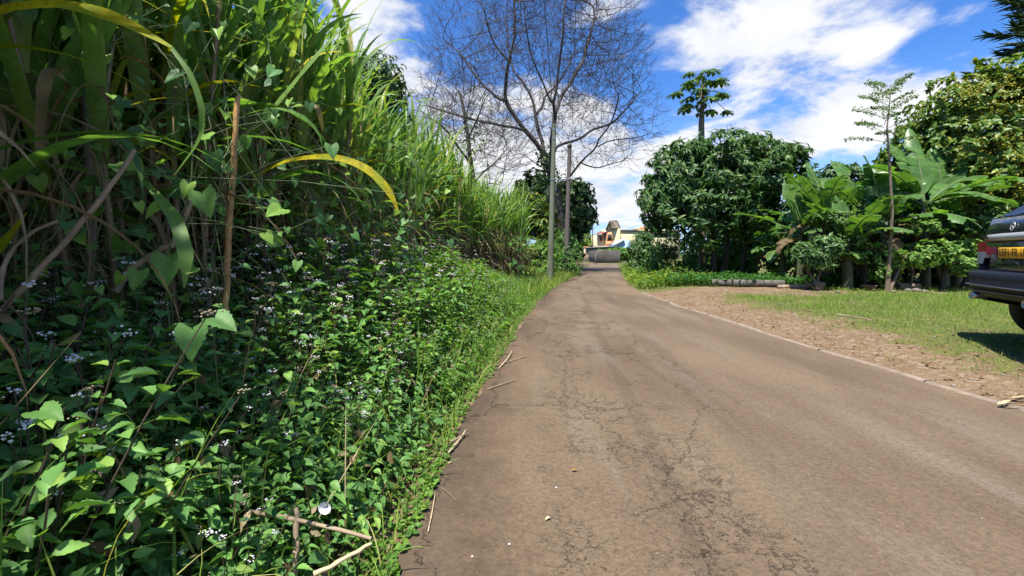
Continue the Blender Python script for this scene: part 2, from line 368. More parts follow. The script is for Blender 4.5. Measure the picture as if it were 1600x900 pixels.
# ------------------------------------------------------------------ ground and road
LE = np.array([(-30,-.9),(-3,-.62),(0,-.5),(1.64,-.43),(1.95,-.42),(3.14,-.35),(4.2,-.24),(5.75,-.06),(8,.2),(10.5,.52),(13,.95),(15.9,1.5),(20,2.45),(24.4,3.4),(34,5.3),(43.6,7.0),(50,8.1)])
RE = np.array([(-30,3.9),(-3,3.75),(0,3.7),(3.33,3.7),(5.75,3.62),(7.4,3.6),(10.2,3.6),(13.4,3.8),(16.9,4.25),(24.4,5.9),(34.5,8.0),(43,9.9),(50,11.4)])
def XL(y): return np.interp(y, LE[:,0], LE[:,1])
def XR(y): return np.interp(y, RE[:,0], RE[:,1])
def GZ(x, y):
    x = np.asarray(x, float); y = np.asarray(y, float)
    tl = XL(y)-x; tr = x-XR(y)
    fade = 1-smooth01((y-24)/14)
    z = .38*smooth01((tl-.12)/1.6)*fade + .15*smooth01((tr-.1)/1.7)*(1-.7*smooth01((y-13)/8))
    bump_ = smooth01((np.maximum(tl, tr)-.05)/.4)*((vnoise(x,y,1.7)-.5)*.05 + (vnoise(x,y,6)-.5)*.025)*fade
    return z + bump_ - .0*x
def grid_mesh(name, xs, ys, zf, mat, attrs=None):
    X, Y = np.meshgrid(xs, ys); V = np.stack([X, Y, zf(X, Y)], -1).reshape(-1,3)
    nx = len(xs); i = np.arange(len(ys)-1)[:,None]*nx; j = np.arange(nx-1)[None]
    g = G().add(V, np.stack([i+j, i+j+1, i+nx+j+1, i+nx+j], -1).reshape(-1,4)); o = g.build(name, mat)
    return o, X, Y
m, t, out = new_mat('ground_soil')
at = t.node('ShaderNodeAttribute', _attribute_name='cover'); tc = t.node('ShaderNodeTexCoord'); v = tc.outputs['Object']
n1 = t.noise(v, 1.3, 6, .6); n2 = t.noise(v, 14, 5, .65); n3 = t.noise(v, 55, 3, .6); n4 = t.noise(v, 4, 5, .6)
dirt = t.mix(t.sstep(n1, .35, .65), (.125,.074,.038), (.16,.106,.06)); dirt = t.mix(t.sstep(n2, .45, .7), dirt, (.24,.185,.125))
dirt = t.mix(t.math('MULTIPLY', t.sstep(n3, .6, .68), .8), dirt, (.32,.27,.2)); dirt = t.mix(t.math('MULTIPLY', t.sstep(n3, .4, .33), .7), dirt, (.08,.05,.03))
gr = t.mix(t.sstep(n4, .4, .65), (.07,.085,.022), (.12,.12,.035)); gr = t.mix(t.sstep(n2, .5, .75), gr, (.15,.11,.06))
sp = t.node('ShaderNodeSeparateColor'); t.l.new(at.outputs['Color'], sp.inputs[0])
soil = t.mix(t.sstep(n2, .4, .7), (.045,.032,.02), (.1,.07,.045))
c = t.mix(t.sstep(t.math('ADD', sp.outputs[0], t.math('MULTIPLY', t.math('SUBTRACT', n4, .5), 1.1)), .4, .62), dirt, gr)
c = t.mix(sp.outputs[1], c, soil)
t.l.new(pbsdf(t, c, .95, normal=t.bump(t.math('ADD', n2, t.math('MULTIPLY', n3, .6)), .9, .02), spec=.15), out.inputs[0]); M['ground'] = m
xs = np.concatenate([-np.geomspace(900, 9, 22), np.arange(-8.5, 15.01, .115), np.geomspace(16, 900, 24)])
ys = np.concatenate([-np.geomspace(900, 6, 20), np.arange(-5, 19.01, .115), np.geomspace(19.6, 900, 44)])
ground, X, Y = grid_mesh('ground', xs, ys, GZ, M['ground']); tag(ground, 'reddish dirt and patchy grass ground beside the lane', None, kind='structure')
def cover(x, y):
    # 1 = grassy: the lot by the car has grass from its middle to the car, bare dirt near the road and along the back
    tr = x-XR(y)
    g_ = smooth01((tr-.45+ (y-5)*.02)/1.5)*smooth01((11.6-y)/1.3)*.8
    g_ = np.maximum(g_, smooth01((tr+.1)/1.5)*smooth01((6.6-y)/1.2)*.62)
    g_ = np.maximum(g_, smooth01((tr-3.2)/1)*.9*smooth01((12.0-y)/.8))
    g_ = np.maximum(g_, smooth01((y-13.2)/1.0)*.9)
    return np.clip(g_, 0, 1)
ca = ground.data.color_attributes.new('cover', 'FLOAT_COLOR', 'POINT')
cc = np.zeros((X.size, 4), np.float32); cc[:,3] = 1; cc[:,0] = cover(X, Y).ravel(); cc[:,1] = (smooth01((XL(Y)-X+.02)/.25)*.9).ravel()
ca.data.foreach_set('color', cc.ravel())

m, t, out = new_mat('worn_asphalt')
uvn = t.node('ShaderNodeUVMap', _uv_map='road'); tc = t.node('ShaderNodeTexCoord'); v = tc.outputs['Object']
s2 = t.node('ShaderNodeSeparateXYZ'); t.l.new(uvn.outputs[0], s2.inputs[0]); U, Vv = s2.outputs[0], s2.outputs[1]
n0 = t.noise(t.map(v, (1,.35,1)), .9, 5, .6); nf = t.noise(v, 120, 3, .7); ng = t.noise(v, 38, 4, .6); nm = t.noise(v, 7, 5, .6); nl = t.noise(t.map(v, (1,.12,1)), 2.2, 4, .6)
base = t.mix(t.sstep(n0, .35, .65), (.104,.071,.042), (.146,.105,.065))
base = t.mix(t.math('MULTIPLY', t.sstep(nl, .5, .68), .45), base, (.175,.143,.108))
base = t.mix(t.math('MULTIPLY', t.sstep(nm, .52, .72), .4), base, (.125,.078,.045))
base = t.mix(1.0, base, t.ramp(ng, [(.32, .8), (.68, 1.2)]), 'MULTIPLY')
base = t.mix(t.math('MULTIPLY', t.sstep(nf, .44, .32), .75), base, (.035,.027,.02)); base = t.mix(t.math('MULTIPLY', t.sstep(nf, .6, .72), .55), base, (.26,.215,.165))
edge = t.math('SUBTRACT', 1.0, t.sstep(t.math('ADD', U, t.math('MULTIPLY', t.math('SUBTRACT', nm, .5), .9)), -.05, .62))
base = t.mix(t.math('MULTIPLY', edge, .75), base, t.mix(t.sstep(n0, .4, .6), (.05,.034,.021), (.1,.062,.035)))
# cracks
wob = t.node('ShaderNodeVectorMath', _operation='ADD'); nv = t.node('ShaderNodeTexNoise'); t.l.new(v, nv.inputs['Vector']); nv.inputs['Scale'].default_value = 3.2; nv.inputs['Detail'].default_value = 6; nv.inputs['Roughness'].default_value = .7
sc_ = t.node('ShaderNodeVectorMath', _operation='SCALE'); t.l.new(nv.outputs['Color'], sc_.inputs[0]); sc_.inputs['Scale'].default_value = .45
t.l.new(v, wob.inputs[0]); t.l.new(sc_.outputs[0], wob.inputs[1])
def crack(scale, w, mp=(1,1,1)):
    vo = t.node('ShaderNodeTexVoronoi', _feature='DISTANCE_TO_EDGE'); t.l.new(t.map(wob.outputs[0], mp), vo.inputs['Vector']); vo.inputs['Scale'].default_value = scale
    return t.math('SUBTRACT', 1.0, t.sstep(vo.outputs['Distance'], 0.0, w))
band = t.math('MULTIPLY', t.sstep(U, .45, .75), t.sstep(U, 1.7, 1.15)); nb = t.noise(v, 1.6, 3, .6)
k1 = t.math('MULTIPLY', crack(4.6, .012), t.math('MULTIPLY', band, t.sstep(nb, .42, .55)))
k2 = t.math('MULTIPLY', crack(1.1, .004, (1,.45,1)), t.sstep(U, 2.3, 1.2))
k3 = t.math('MULTIPLY', crack(10, .02), t.math('MULTIPLY', band, t.sstep(nb, .52, .62)))
ck = t.math('MAXIMUM', t.math('MAXIMUM', k1, k3), k2)
base = t.mix(t.math('MULTIPLY', ck, .2), base, (.05,.038,.03))
hgt = t.math('SUBTRACT', t.math('ADD', t.math('MULTIPLY', ng, .9), t.math('MULTIPLY', nf, .5)), t.math('MULTIPLY', ck, 1.6))
t.l.new(pbsdf(t, base, .88, normal=t.bump(hgt, .9, .011), spec=.3), out.inputs[0]); M['road'] = m
def build_road():
    ys = np.concatenate([np.arange(-30, 0, 1.0), np.arange(0, 14, .06), np.arange(14, 50.1, .5)])
    us = np.concatenate([[0], np.linspace(.03, .97, 16), [1]])
    l = XL(ys) + (vnoise(ys, 0*ys, 2.3)-.5)*.1*np.minimum(1, 1) + (vnoise(ys, 0*ys+9, 9)-.5)*.05
    r = XR(ys) + (vnoise(ys, 0*ys+20, 2.0)-.5)*.07 + (vnoise(ys, 0*ys+29, 8)-.5)*.03
    X = l[:,None]*(1-us)+r[:,None]*us; Y = np.repeat(ys[:,None], len(us), 1)
    # the bend at the far end, turning left in front of the wall
    ang = np.linspace(0, R(112), 14)[1:]; tl = np.array([8.1, 50.]); 
    hd = math.atan2(1.35*.95, 6.4*.95); c0 = np.array([8.1, 50.]); c1 = np.array([11.4, 50.])
    cen = c0 + np.array([-4.2, .6])
    Xb, Yb = [], []
    for a in ang:
        ca_, sa_ = math.cos(a), math.sin(a)
        for u in us:
            p = c0*(1-u)+c1*u - cen; p = p*np.array([1,1.0]); Xb.append(cen[0]+p[0]*ca_-p[1]*sa_*1.0); Yb.append(cen[1]+p[0]*sa_*1.25+p[1]*ca_)
    Xb = np.array(Xb).reshape(len(ang), -1); Yb = np.array(Yb).reshape(len(ang), -1)
    dirv = np.array([Xb[-1]-Xb[-2], Yb[-1]-Yb[-2]]); Xe = Xb[-1]-30; Ye = Yb[-1]-6
    X = np.concatenate([X, Xb, Xe[None]]); Y = np.concatenate([Y, Yb, Ye[None]])
    Vr = np.stack([X, Y, np.full(X.shape, .004)], -1).reshape(-1,3); nx = len(us); i = np.arange(X.shape[0]-1)[:,None]*nx; j = np.arange(nx-1)[None]
    Fq = np.stack([i+j, i+j+1, i+nx+j+1, i+nx+j], -1).reshape(-1,4)
    o = G().add(Vr, Fq).build('road', M['road']); tag(o, 'narrow brown worn asphalt lane', None, kind='structure')
    uv = o.data.uv_layers.new(name='road'); w = (X - X[:, :1]).ravel(); w[-nx*(len(ang)+1):] = 1.8; yv = Y.ravel()
    li = np.empty(len(o.data.loops), np.int32); o.data.loops.foreach_get('vertex_index', li)
    uv.data.foreach_set('uv', np.stack([w[li], yv[li]], -1).astype(np.float32).ravel())
build_road()
# broken pale edging along the right side of the lane
g = G(); y = 3.0
while y < 13:
    L_ = rnd(.5, 1.9); yy = np.linspace(y, y+L_, 5); w_ = rnd(.03,.055); x0 = XR(yy) + (vnoise(yy, yy*0+20, 2.0)-.5)*.07 + .02
    z0 = np.full(5, .014) + rnd(-.004,.006)
    jl = rnd(-.008,.008,5); jr = rnd(-.012,.012,5)
    V = np.concatenate([np.stack([x0-.02, yy, z0*0], -1), np.stack([x0+jl, yy, z0], -1), np.stack([x0+w_+jr, yy, z0], -1), np.stack([x0+w_+.02, yy, z0*0-.01], -1)])
    Fq = [(r*5+i, (r+1)*5+i, (r+1)*5+i+1, r*5+i+1) for r in range(3) for i in range(4)]
    g.add(V, Fq); y += L_ + rnd(-.02, .08)
o = g.build('kerb_strip', plain('pale_mortar', (.33,.25,.18), .95, var=.35, scale=9, bump=.006, bscale=60), smooth=False); tag(o, 'pale crumbling concrete edging along the right side of the lane', kind='structure')
# ------------------------------------------------------------------ sugar cane
def cane_parts(hs=2.3, dry=9, yellow=2, nst=3, full=1.0, spread=.16, wm=1.0):
    stalks = []; gl = G(); gd = G(); gy = G()
    for k in range(nst):
        a = rnd(0, 6.28); o = np.array([math.cos(a)*spread*rnd(.3,1), math.sin(a)*spread*rnd(.3,1), -.06]); la = rnd(0, 6.28); ln = rnd(.02,.22); h = hs*rnd(.82,1.08)
        s = np.linspace(0, 1, 26); Pt = np.stack([o[0]+math.sin(la)*ln*s**1.6, o[1]+math.cos(la)*ln*s**1.6, o[2]+h*s], -1)
        rad = .0155*(.5+.5*wm)*(1-.35*s)*np.where(np.arange(26) % 2 == 0, 1.14, .95)
        g = G(); capped(g, Pt, rad, 7); stalks.append(g)
        def at(u): return np.stack([np.interp(u, s, Pt[:,i]) for i in range(3)], -1)
        n = int(8*full); u = np.linspace(.62, 1, n); az = la + np.arange(n)*math.pi + rs.randn(n)*.55
        gl.add(*blades(at(u), az, R(62)+R(22)*u+rs.randn(n)*.08, rnd(1.0,1.6,n), rnd(.042,.068,n)*wm, R(38)+R(100)*(1-u)*1.4+np.abs(rs.randn(n))*.45, 12, .22, p=2.5))
        n = 2; u = rnd(.4,.65,n)
        gl.add(*blades(at(u), rnd(0,6.28,n), rnd(R(30),R(60),n), rnd(.8,1.25,n), rnd(.035,.055,n)*wm, rnd(R(80),R(160),n), 11, .2))
        n = int(dry*2.0/nst+.5)
        if n:
            u = rnd(.2,.85,n); gd.add(*blades(at(u), rnd(0,6.28,n), rnd(R(10),R(65),n), rnd(.5,1.1,n), rnd(.012,.034,n), rnd(R(110),R(190),n), 10, .35, p=.75, wob=1.2))
            u = rnd(.15,.8,n); gd.add(*blades(at(u), rnd(0,6.28,n), rnd(R(70),R(84),n), rnd(.2,.35,n), rnd(.03,.045,n), rnd(R(0),R(20),n), 4, 1.2))
    n = yellow
    if n: gy.add(*blades(np.stack([rnd(-.1,.1,n), rnd(-.1,.1,n), rnd(.6,.8,n)*hs], -1), rnd(0,6.28,n), rnd(R(35),R(65),n), rnd(.8,1.2,n), rnd(.025,.04,n), rnd(R(60),R(120),n), 11, .2))
    return stalks, gl, gd, gy
def make_cane(mat=None, **kw):
    st, gl, gd, gy = cane_parts(**kw); e = empty('sugar_cane', cat='sugar cane')
    for g in st: g.build('stalk', M['cane_stalk'], e)
    gl.build('leaves', mat or M['cane_green'], e)
    if gd.n: gd.build('dry_leaves', M['cane_dry'], e)
    if gy.n: gy.build('yellow_leaf', M['cane_yellow'], e)
    return e
protos = [make_cane(wm=1.15, hs=2.25+.1*(i % 4), yellow=[2,0,1,0,1,0,2,0][i], dry=[9,6,12,8,9,12,6,9][i]) for i in range(8)]
nearproto = [make_cane(hs=2.15+.1*(i%3), yellow=[2,1,2,1,3][i], dry=[14,10,16,12,10][i], wm=1.32, full=1.15) for i in range(5)]
dryproto = [make_cane(hs=1.95, dry=30, yellow=0, full=1.1, nst=4, spread=.22) for i in range(3)]
used = set(); ncane = 0
def put_copy(protos, used, i, loc, rz, sc, label, group, tilt=None):
    p = protos[i]
    if i not in used: used.add(i); o = p
    else: o = copy_tree(p)
    o.location = tuple(float(v) for v in loc); o.rotation_euler = (0 if tilt is None else tilt[0], 0 if tilt is None else tilt[1], rz); o.scale = (sc,)*3
    o['label'] = label; o['group'] = group; return o
# the front rows, every stool an object; front line about 1.5 m left of the lane
cane_spots = []
def cane_front(y): return np.interp(y, [-1,.5,2,4,6,8,10,13,15,17.2], [-2.0,-1.95,-1.93,-1.95,-1.9,-1.85,-1.75,-1.2,-.35,.55])
y = .3
while y < 17.2:
    for r_, off in enumerate((0, .33, .7, 1.1)):
        if r_ > 0 and rnd(0,1) < .04: continue
        cane_spots.append((cane_front(y)-off+rs.randn()*.09, y+rs.randn()*.07, r_, y))
    y += .27 if y < 7 else .34
usedd = set(); usedn = set()
for (x, yy, r_, y0) in cane_spots:
    far = y0 > 12.8
    sc = (1.0-.08*smooth01((y0-3.5)/3.0)+.1*smooth01((y0-8)/2.0)) * rnd(.9,1.1)
    if far and r_ == 0: sc *= rnd(.9,1.05)
    if y0 < 4.5: lab, gr_ = 'tall sugar cane in the tangled near part of the stand above the weeds', 'sugar cane in the near stand'
    elif far: lab, gr_ = 'sunlit sugar cane with dry hanging leaves at the far end of the stand', 'sugar cane at the far end'
    else: lab, gr_ = 'green sugar cane in the middle stretch of the roadside stand', 'sugar cane in the middle stretch'
    if far and rs.rand() < .93: put_copy(dryproto, usedd, rs.randint(3), (x, yy, GZ(x,yy)-.02), rnd(0,6.28), sc*.98, lab, gr_, (rs.randn()*.04, rs.randn()*.04))
    elif y0 < 4.2: put_copy(nearproto, usedn, rs.randint(5), (x, yy, GZ(x,yy)-.02), rnd(0,6.28), sc, lab, gr_, (rs.randn()*.07, rs.randn()*.07))
    else: put_copy(protos, used, rs.randint(8), (x, yy, GZ(x,yy)-.02), rnd(0,6.28), sc, lab, gr_, (rs.randn()*.05, rs.randn()*.05))
# the field behind the front rows: one mass
gl = G(); gs = G(); gd = G()
mass = [cane_parts(hs=2.3, dry=6, yellow=0) for _ in range(5)]
def Mx(loc, rz, sc):
    c, s = math.cos(rz), math.sin(rz); m_ = np.eye(4); m_[:3,:3] = np.array([[c,-s,0],[s,c,0],[0,0,1]])*sc; m_[:3,3] = loc; return m_
n = 0
for yy in np.arange(-2.5, 21, .42):
    for off in np.arange(1.5, 8.5, .5):
        x = cane_front(min(yy,17.2))-off+rs.randn()*.12 - max(0, yy-17.2)*.5
        st, a, b, c_ = mass[n % 5]; n += 1
        m_ = Mx((x, yy+rs.randn()*.12, GZ(x,yy)), rnd(0,6.28), rnd(.9,1.08)*(.98-.1*float(smooth01((yy-3.5)/3.0))+.1*float(smooth01((yy-8)/2.0))))
        gl.merge(a, m_)
        if off < 2.6:
            gd.merge(b, m_)
            for s_ in st: gs.merge(s_, m_)
e = empty('sugar_cane_field', (-4, 8, 0), label='dense sugar cane field filling the ground behind the front rows', cat='cane field'); e['kind'] = 'stuff'
for g, nme, mt in ((gl,'leaves','cane_green'),(gd,'dry_leaves','cane_dry'),(gs,'stalks','cane_stalk')):
    o = g.build(nme, M[mt], e); o.matrix_parent_inverse = Matrix.Translation((4,-8,0)); o['kind'] = 'stuff'

# single long leaves that stand out from the near cane
def long_leaf(name, pts, w, mat, label, cat='cane leaf', fold=.2, prof=None, nrm=(0,0,1)):
    pts = np.array(pts, float); n = 26; s = np.linspace(0, 1, len(pts)); u = np.linspace(0, 1, n)
    # smooth curve through the points
    C = np.stack([np.interp(u, s, pts[:,i]) for i in range(3)], -1)
    for _ in range(6): C[1:-1] = (C[:-2]+2*C[1:-1]+C[2:])/4
    T = unit(np.gradient(C, axis=0)); N = unit(np.broadcast_to(np.array(nrm, float), C.shape)); Sd = unit(np.cross(T, N)); N = np.cross(Sd, T)
    for _ in range(3): Sd[1:-1] = unit(Sd[:-2]+2*Sd[1:-1]+Sd[2:])
    pr = (np.minimum(1, .5+2.2*u)*(1-u**3)) if prof is None else np.interp(u, np.linspace(0,1,len(prof)), prof)
    ww = (w/2*pr)[:,None]; wav = (np.sin(u*37)*.06+np.sin(u*17+1)*.1)[:,None]*ww
    V = np.stack([C-Sd*ww+N*(ww*fold+wav), C, C+Sd*ww+N*(ww*fold-wav)], 1).reshape(-1,3)
    Fq = []
    for i in range(n-1): b = 3*i; Fq += [(b,b+1,b+4,b+3),(b+1,b+2,b+5,b+4)]
    o = G().add(V, Fq).build(name, mat); tag(o, label, cat); return o
cv = (.15,-.85,.5)
long_leaf('cane_leaf', [P(-260,180,1.55),P(-120,60,1.45),P(0,14,1.38),P(100,4,1.35),P(190,30,1.34),P(268,74,1.33)], .05, M['cane_yellow'], 'long yellow cane leaf with brown blotches arching across the top left corner', nrm=cv, prof=[.6,.9,1,.95,.75,.2])
long_leaf('cane_leaf', [P(266,72,1.33),P(298,115,1.33),P(316,165,1.34),P(317,215,1.36),P(272,274,1.4)], .017, M['cane_green'], 'narrow pale green leaf tip hooking down from the long yellow leaf', nrm=cv, prof=[.6,.9,1,.9,.1])
long_leaf('cane_leaf', [P(395,280,3.0),P(440,250,2.9),P(520,242,2.8),P(575,262,2.75),P(610,300,2.72),P(622,330,2.7)], .055, M['cane_yellow'], 'yellow and brown spotted cane leaf arching out over the weeds with a withered tip', nrm=cv, prof=[.4,.6,.8,1,.8,.15])
long_leaf('cane_leaf', [P(120,160,1.9),P(95,105,1.8),P(75,110,1.75),P(66,160,1.72),P(62,240,1.72)], .05, M['cane_dry'], 'folded grey brown withered cane leaf hanging at the left', nrm=cv, prof=[.6,.9,1,.9,.5])
long_leaf('cane_leaf', [P(222,278,1.9),P(275,340,1.75),P(292,400,1.7),P(288,450,1.7)], .05, M['cane_mid'], 'broad grey green leaf blade hanging down beside the brown cane stalk', nrm=(.5,-.8,.3), prof=[.3,.9,1,.1])
long_leaf('cane_leaf', [P(-30,420,1.5),P(12,375,1.5),P(42,332,1.5)], .045, M['cane_yellow'], 'short yellow leaf tip standing up at the left edge', nrm=cv, prof=[1,.9,.1])
long_leaf('cane_leaf', [P(330,290,2.3),P(255,275,2.2),P(190,270,2.1),P(120,290,2.1)], .035, M['cane_mid'], 'green cane leaf lying level among the climbing vine leaves', nrm=(0,-.5,.9))
long_leaf('cane_leaf', [P(0,60,1.9),P(20,120,1.85),P(10,200,1.85),P(-10,300,1.85)], .07, M['cane_mid'], 'wide dark green leaf blade hanging at the left edge', nrm=(.5,-.8,.2), prof=[.6,1,1,.8])
long_leaf('cane_leaf', [P(60,330,2.0),P(90,200,1.95),P(140,90,1.95),P(215,-30,2.0)], .06, M['cane_mid'], 'wide green leaf blade slanting up behind the yellow leaf', nrm=(.3,-.9,.1), prof=[.7,1,1,.9])
long_leaf('cane_leaf', [P(430,310,3.1),P(370,240,3.0),P(420,180,3.0),P(500,80,3.1),P(560,20,3.2)], .06, M['cane_green'], 'long green cane leaf slanting up to the right from the near stand', nrm=(-.2,-.8,.4))
long_leaf('cane_leaf', [P(505,205,3.3),P(497,165,3.2),P(470,165,3.2),P(440,200,3.25)], .035, M['cane_dry'], 'curled pale dry cane leaf bent over among green blades', nrm=cv)
long_leaf('cane_leaf', [P(650,330,6.2),P(665,280,6.1),P(640,240,6.0),P(610,260,6.0)], .06, M['cane_green'], 'bent green cane leaf crest at the top of the middle stretch', nrm=cv)
def stalk_obj(name, a, b, r, mat, label, cat='cane stalk', bend=.0, k=8, n=14):
    s = np.linspace(0,1,n)[:,None]; a = np.array(a,float); b = np.array(b,float); C = a*(1-s)+b*s + np.array([bend, 0, abs(bend)*.5])*np.sin(s*math.pi) + rs.randn(n,3)*r*.15
    g = G(); capped(g, C, r*(1.0-.3*s[:,0])*np.where(np.arange(n)%3==0,1.15,.97), k); o = g.build(name, mat); tag(o, label, cat); return o
stalk_obj('cane_stalk', P(350,500,2.25), P(372,150,2.3), .017, plain('cane_stalk_orange',(.3,.17,.06),.5,var=.5,scale=5), 'orange brown upright cane stalk with pale sheath at the edge of the near stand')
stalk_obj('cane_stalk', P(-30,520,1.5), P(210,235,1.75), .011, M['deadwood'], 'pale dry cane stalk leaning up to the right at the left edge', bend=.05)
stalk_obj('cane_stalk', P(180,455,1.9), P(265,385,2.0), .016, M['deadwood'], 'thick grey dry stalk lying slanted in the near cane', bend=-.03)
stalk_obj('cane_stalk', P(265,385,2.0), P(300,285,2.05), .012, M['deadwood'], 'bent upper piece of grey dry stalk rising in the near cane', bend=.03)
stalk_obj('cane_stalk', P(0,470,1.45), P(90,345,1.6), .008, M['deadwood'], 'thin pale withered stalk bowed at the far left', bend=-.06)
stalk_obj('cane_stalk', P(145,520,2.1), P(125,-20,2.1), .022, M['cane_stalk'], 'thick brown cane stalk rising behind the hanging withered leaf')

def fine_heart():
    n, c = 15, 4; V = []; ys = np.linspace(0,1,n); pr = np.interp(ys, [0,.1,.25,.4,.6,.8,1], [.72,.98,1.02,.9,.62,.3,.0])
    for i, y in enumerate(ys):
        for j in range(-c, c+1):
            f = j/c; edge = (1+.05*math.sin(i*2.3)) ; x = f*pr[i]*.41*edge*(1+.05*(-1)**i*abs(f)); yy = y-.15*abs(f)**1.2*(1-y)**2-.03*abs(f)
            z = -.2*y*y + .12*abs(x) + .018*math.sin((y*1.0-abs(f)*.45)*34)*min(1,abs(f)*3) - .03*math.exp(-(f*4)**2)
            V.append((x,yy,z))
    m_ = 2*c+1; return np.array(V), np.array([(i*m_+j, i*m_+j+1, (i+1)*m_+j+1, (i+1)*m_+j) for i in range(n-1) for j in range(2*c)])
FH = fine_heart()
# climbing vines with heart shaped leaves
def vine(pts, n, size, label, spread=.24, mat='vine', face=(.45,-.85,.35)):
    pts = np.array(pts, float); e = empty('climbing_vine', pts[0], label=label, cat='vine', group='vines climbing the cane'); L0 = pts[0]
    s = np.linspace(0,1,len(pts)); u = np.linspace(0,1,30); C = np.stack([np.interp(u, s, pts[:,i]) for i in range(3)], -1)
    for _ in range(4): C[1:-1] = (C[:-2]+2*C[1:-1]+C[2:])/4
    C += np.cumsum(rs.randn(30,3)*.006, 0); g = G(); V, Fq = tube(C-L0, .003, 5); g.add(V, Fq); 
    uu = rnd(0,1,n); B = np.stack([np.interp(uu, u, C[:,i]) for i in range(3)], -1); O = B + rs.randn(n,3)*np.array([1,.6,1])*spread
    for i in range(n):
        V, Fq = tube(np.array([B[i], (B[i]+O[i])/2+[0,0,.02], O[i]])-L0, .0014, 4); g.add(V, Fq)
    g.build('stem', M['stem'], e)
    N = unit(np.array(face)+rs.randn(n,3)*.42); D = np.array([0,0,-1.])+rs.randn(n,3)*.5; D = D - N*np.sum(D*N,1,keepdims=True)
    lf = G().add(*scatter(FH[0], FH[1], O-L0, D, N, size*rnd(.35,1.3,n))); lf.build('leaves', M[mat], e); return e
hv = [([P(120,480,1.85),P(160,300,1.9),P(140,120,1.95),P(210,20,2.0)],44,.062,'vine with heart shaped leaves winding up the cane near the hanging withered leaf'),
 ([P(260,520,1.9),P(250,400,1.95),P(300,260,2.0),P(270,110,2.1)],44,.075,'broad leaved vine hanging over the slanted dry stalk'),
 ([P(330,470,2.1),P(330,330,2.1),P(360,200,2.3),P(330,60,2.4)],40,.066,'vine climbing beside the orange brown cane stalk'),
 ([P(20,450,1.7),P(60,330,1.75),P(20,200,1.8),P(80,100,1.9)],56,.06,'dark leaved vine climbing at the far left edge'),
 ([P(400,380,2.8),P(410,250,2.9),P(380,120,3.0),P(430,20,3.1)],44,.06,'small leaved vine high in the cane right of the orange stalk'),
 ([P(650,420,6.0),P(640,330,6.1),P(655,270,6.2),P(640,230,6.3)],70,.09,'dense vine cloaking a dark column in the middle of the stand'),
 ([P(820,440,14.5),P(800,400,14.3),P(815,360,14.2)],60,.13,'vine sprawling over the foot of the far cane')]
hv += [([P(-40,560,1.6),P(40,420,1.65),P(110,300,1.8),P(40,160,1.9)],50,.055,'vine crossing behind the bowed pale stalk at the far left'),
 ([P(230,560,2.1),P(200,440,2.15),P(230,300,2.2),P(190,180,2.2)],40,.058,'vine curtain between the slanted dry stalk and the orange brown stalk'),
 ([P(480,420,3.4),P(500,330,3.5),P(470,230,3.6)],90,.06,'vine low in the cane beneath the arching yellow leaf'),
 ([P(560,430,4.4),P(580,350,4.5),P(555,280,4.6)],90,.07,'vine in the shade right of the arching yellow leaf')]
for a in hv: vine(*a)
def big_leaf(c, size, D, N, label):
    T = FH; g = G().add(*scatter(T[0], T[1], [np.array(c)], [D], [N], size))
    st = G(); V, Fq = tube([np.array(c), np.array(c)+np.array([-.03,.04,-.05]), np.array(c)+np.array([-.05,.1,-.3])], .0022, 5); st.add(V, Fq)
    o = g.build('vine_leaf', M['vine']); tag(o, label, 'leaf'); st.build('leaf_stem', M['stem'], o)
big_leaf(P(300,512,1.5), .115, (.15,-.35,-.9), (.2,-.85,.5), 'large single heart shaped leaf above the flowers left of the dead stalk')
big_leaf(P(335,495,1.55), .1, (.8,-.2,-.3), (.1,-.5,.85), 'folded heart shaped leaf just right of the largest leaf')
big_leaf(P(262,400,1.75), .13, (.1,-.3,-.9), (.3,-.9,.2), 'large dark heart shaped leaf hanging under the slanted dry stalk')
big_leaf(P(315,300,1.75), .11, (.35,-.1,-.9), (.3,-.9,.3), 'large blue green leaf catching light in the middle of the vines')
big_leaf(P(60,640,1.05), .075, (.9,-.2,-.1), (.0,-.3,.95), 'flat wide leaf among the white flowers at the lower left')

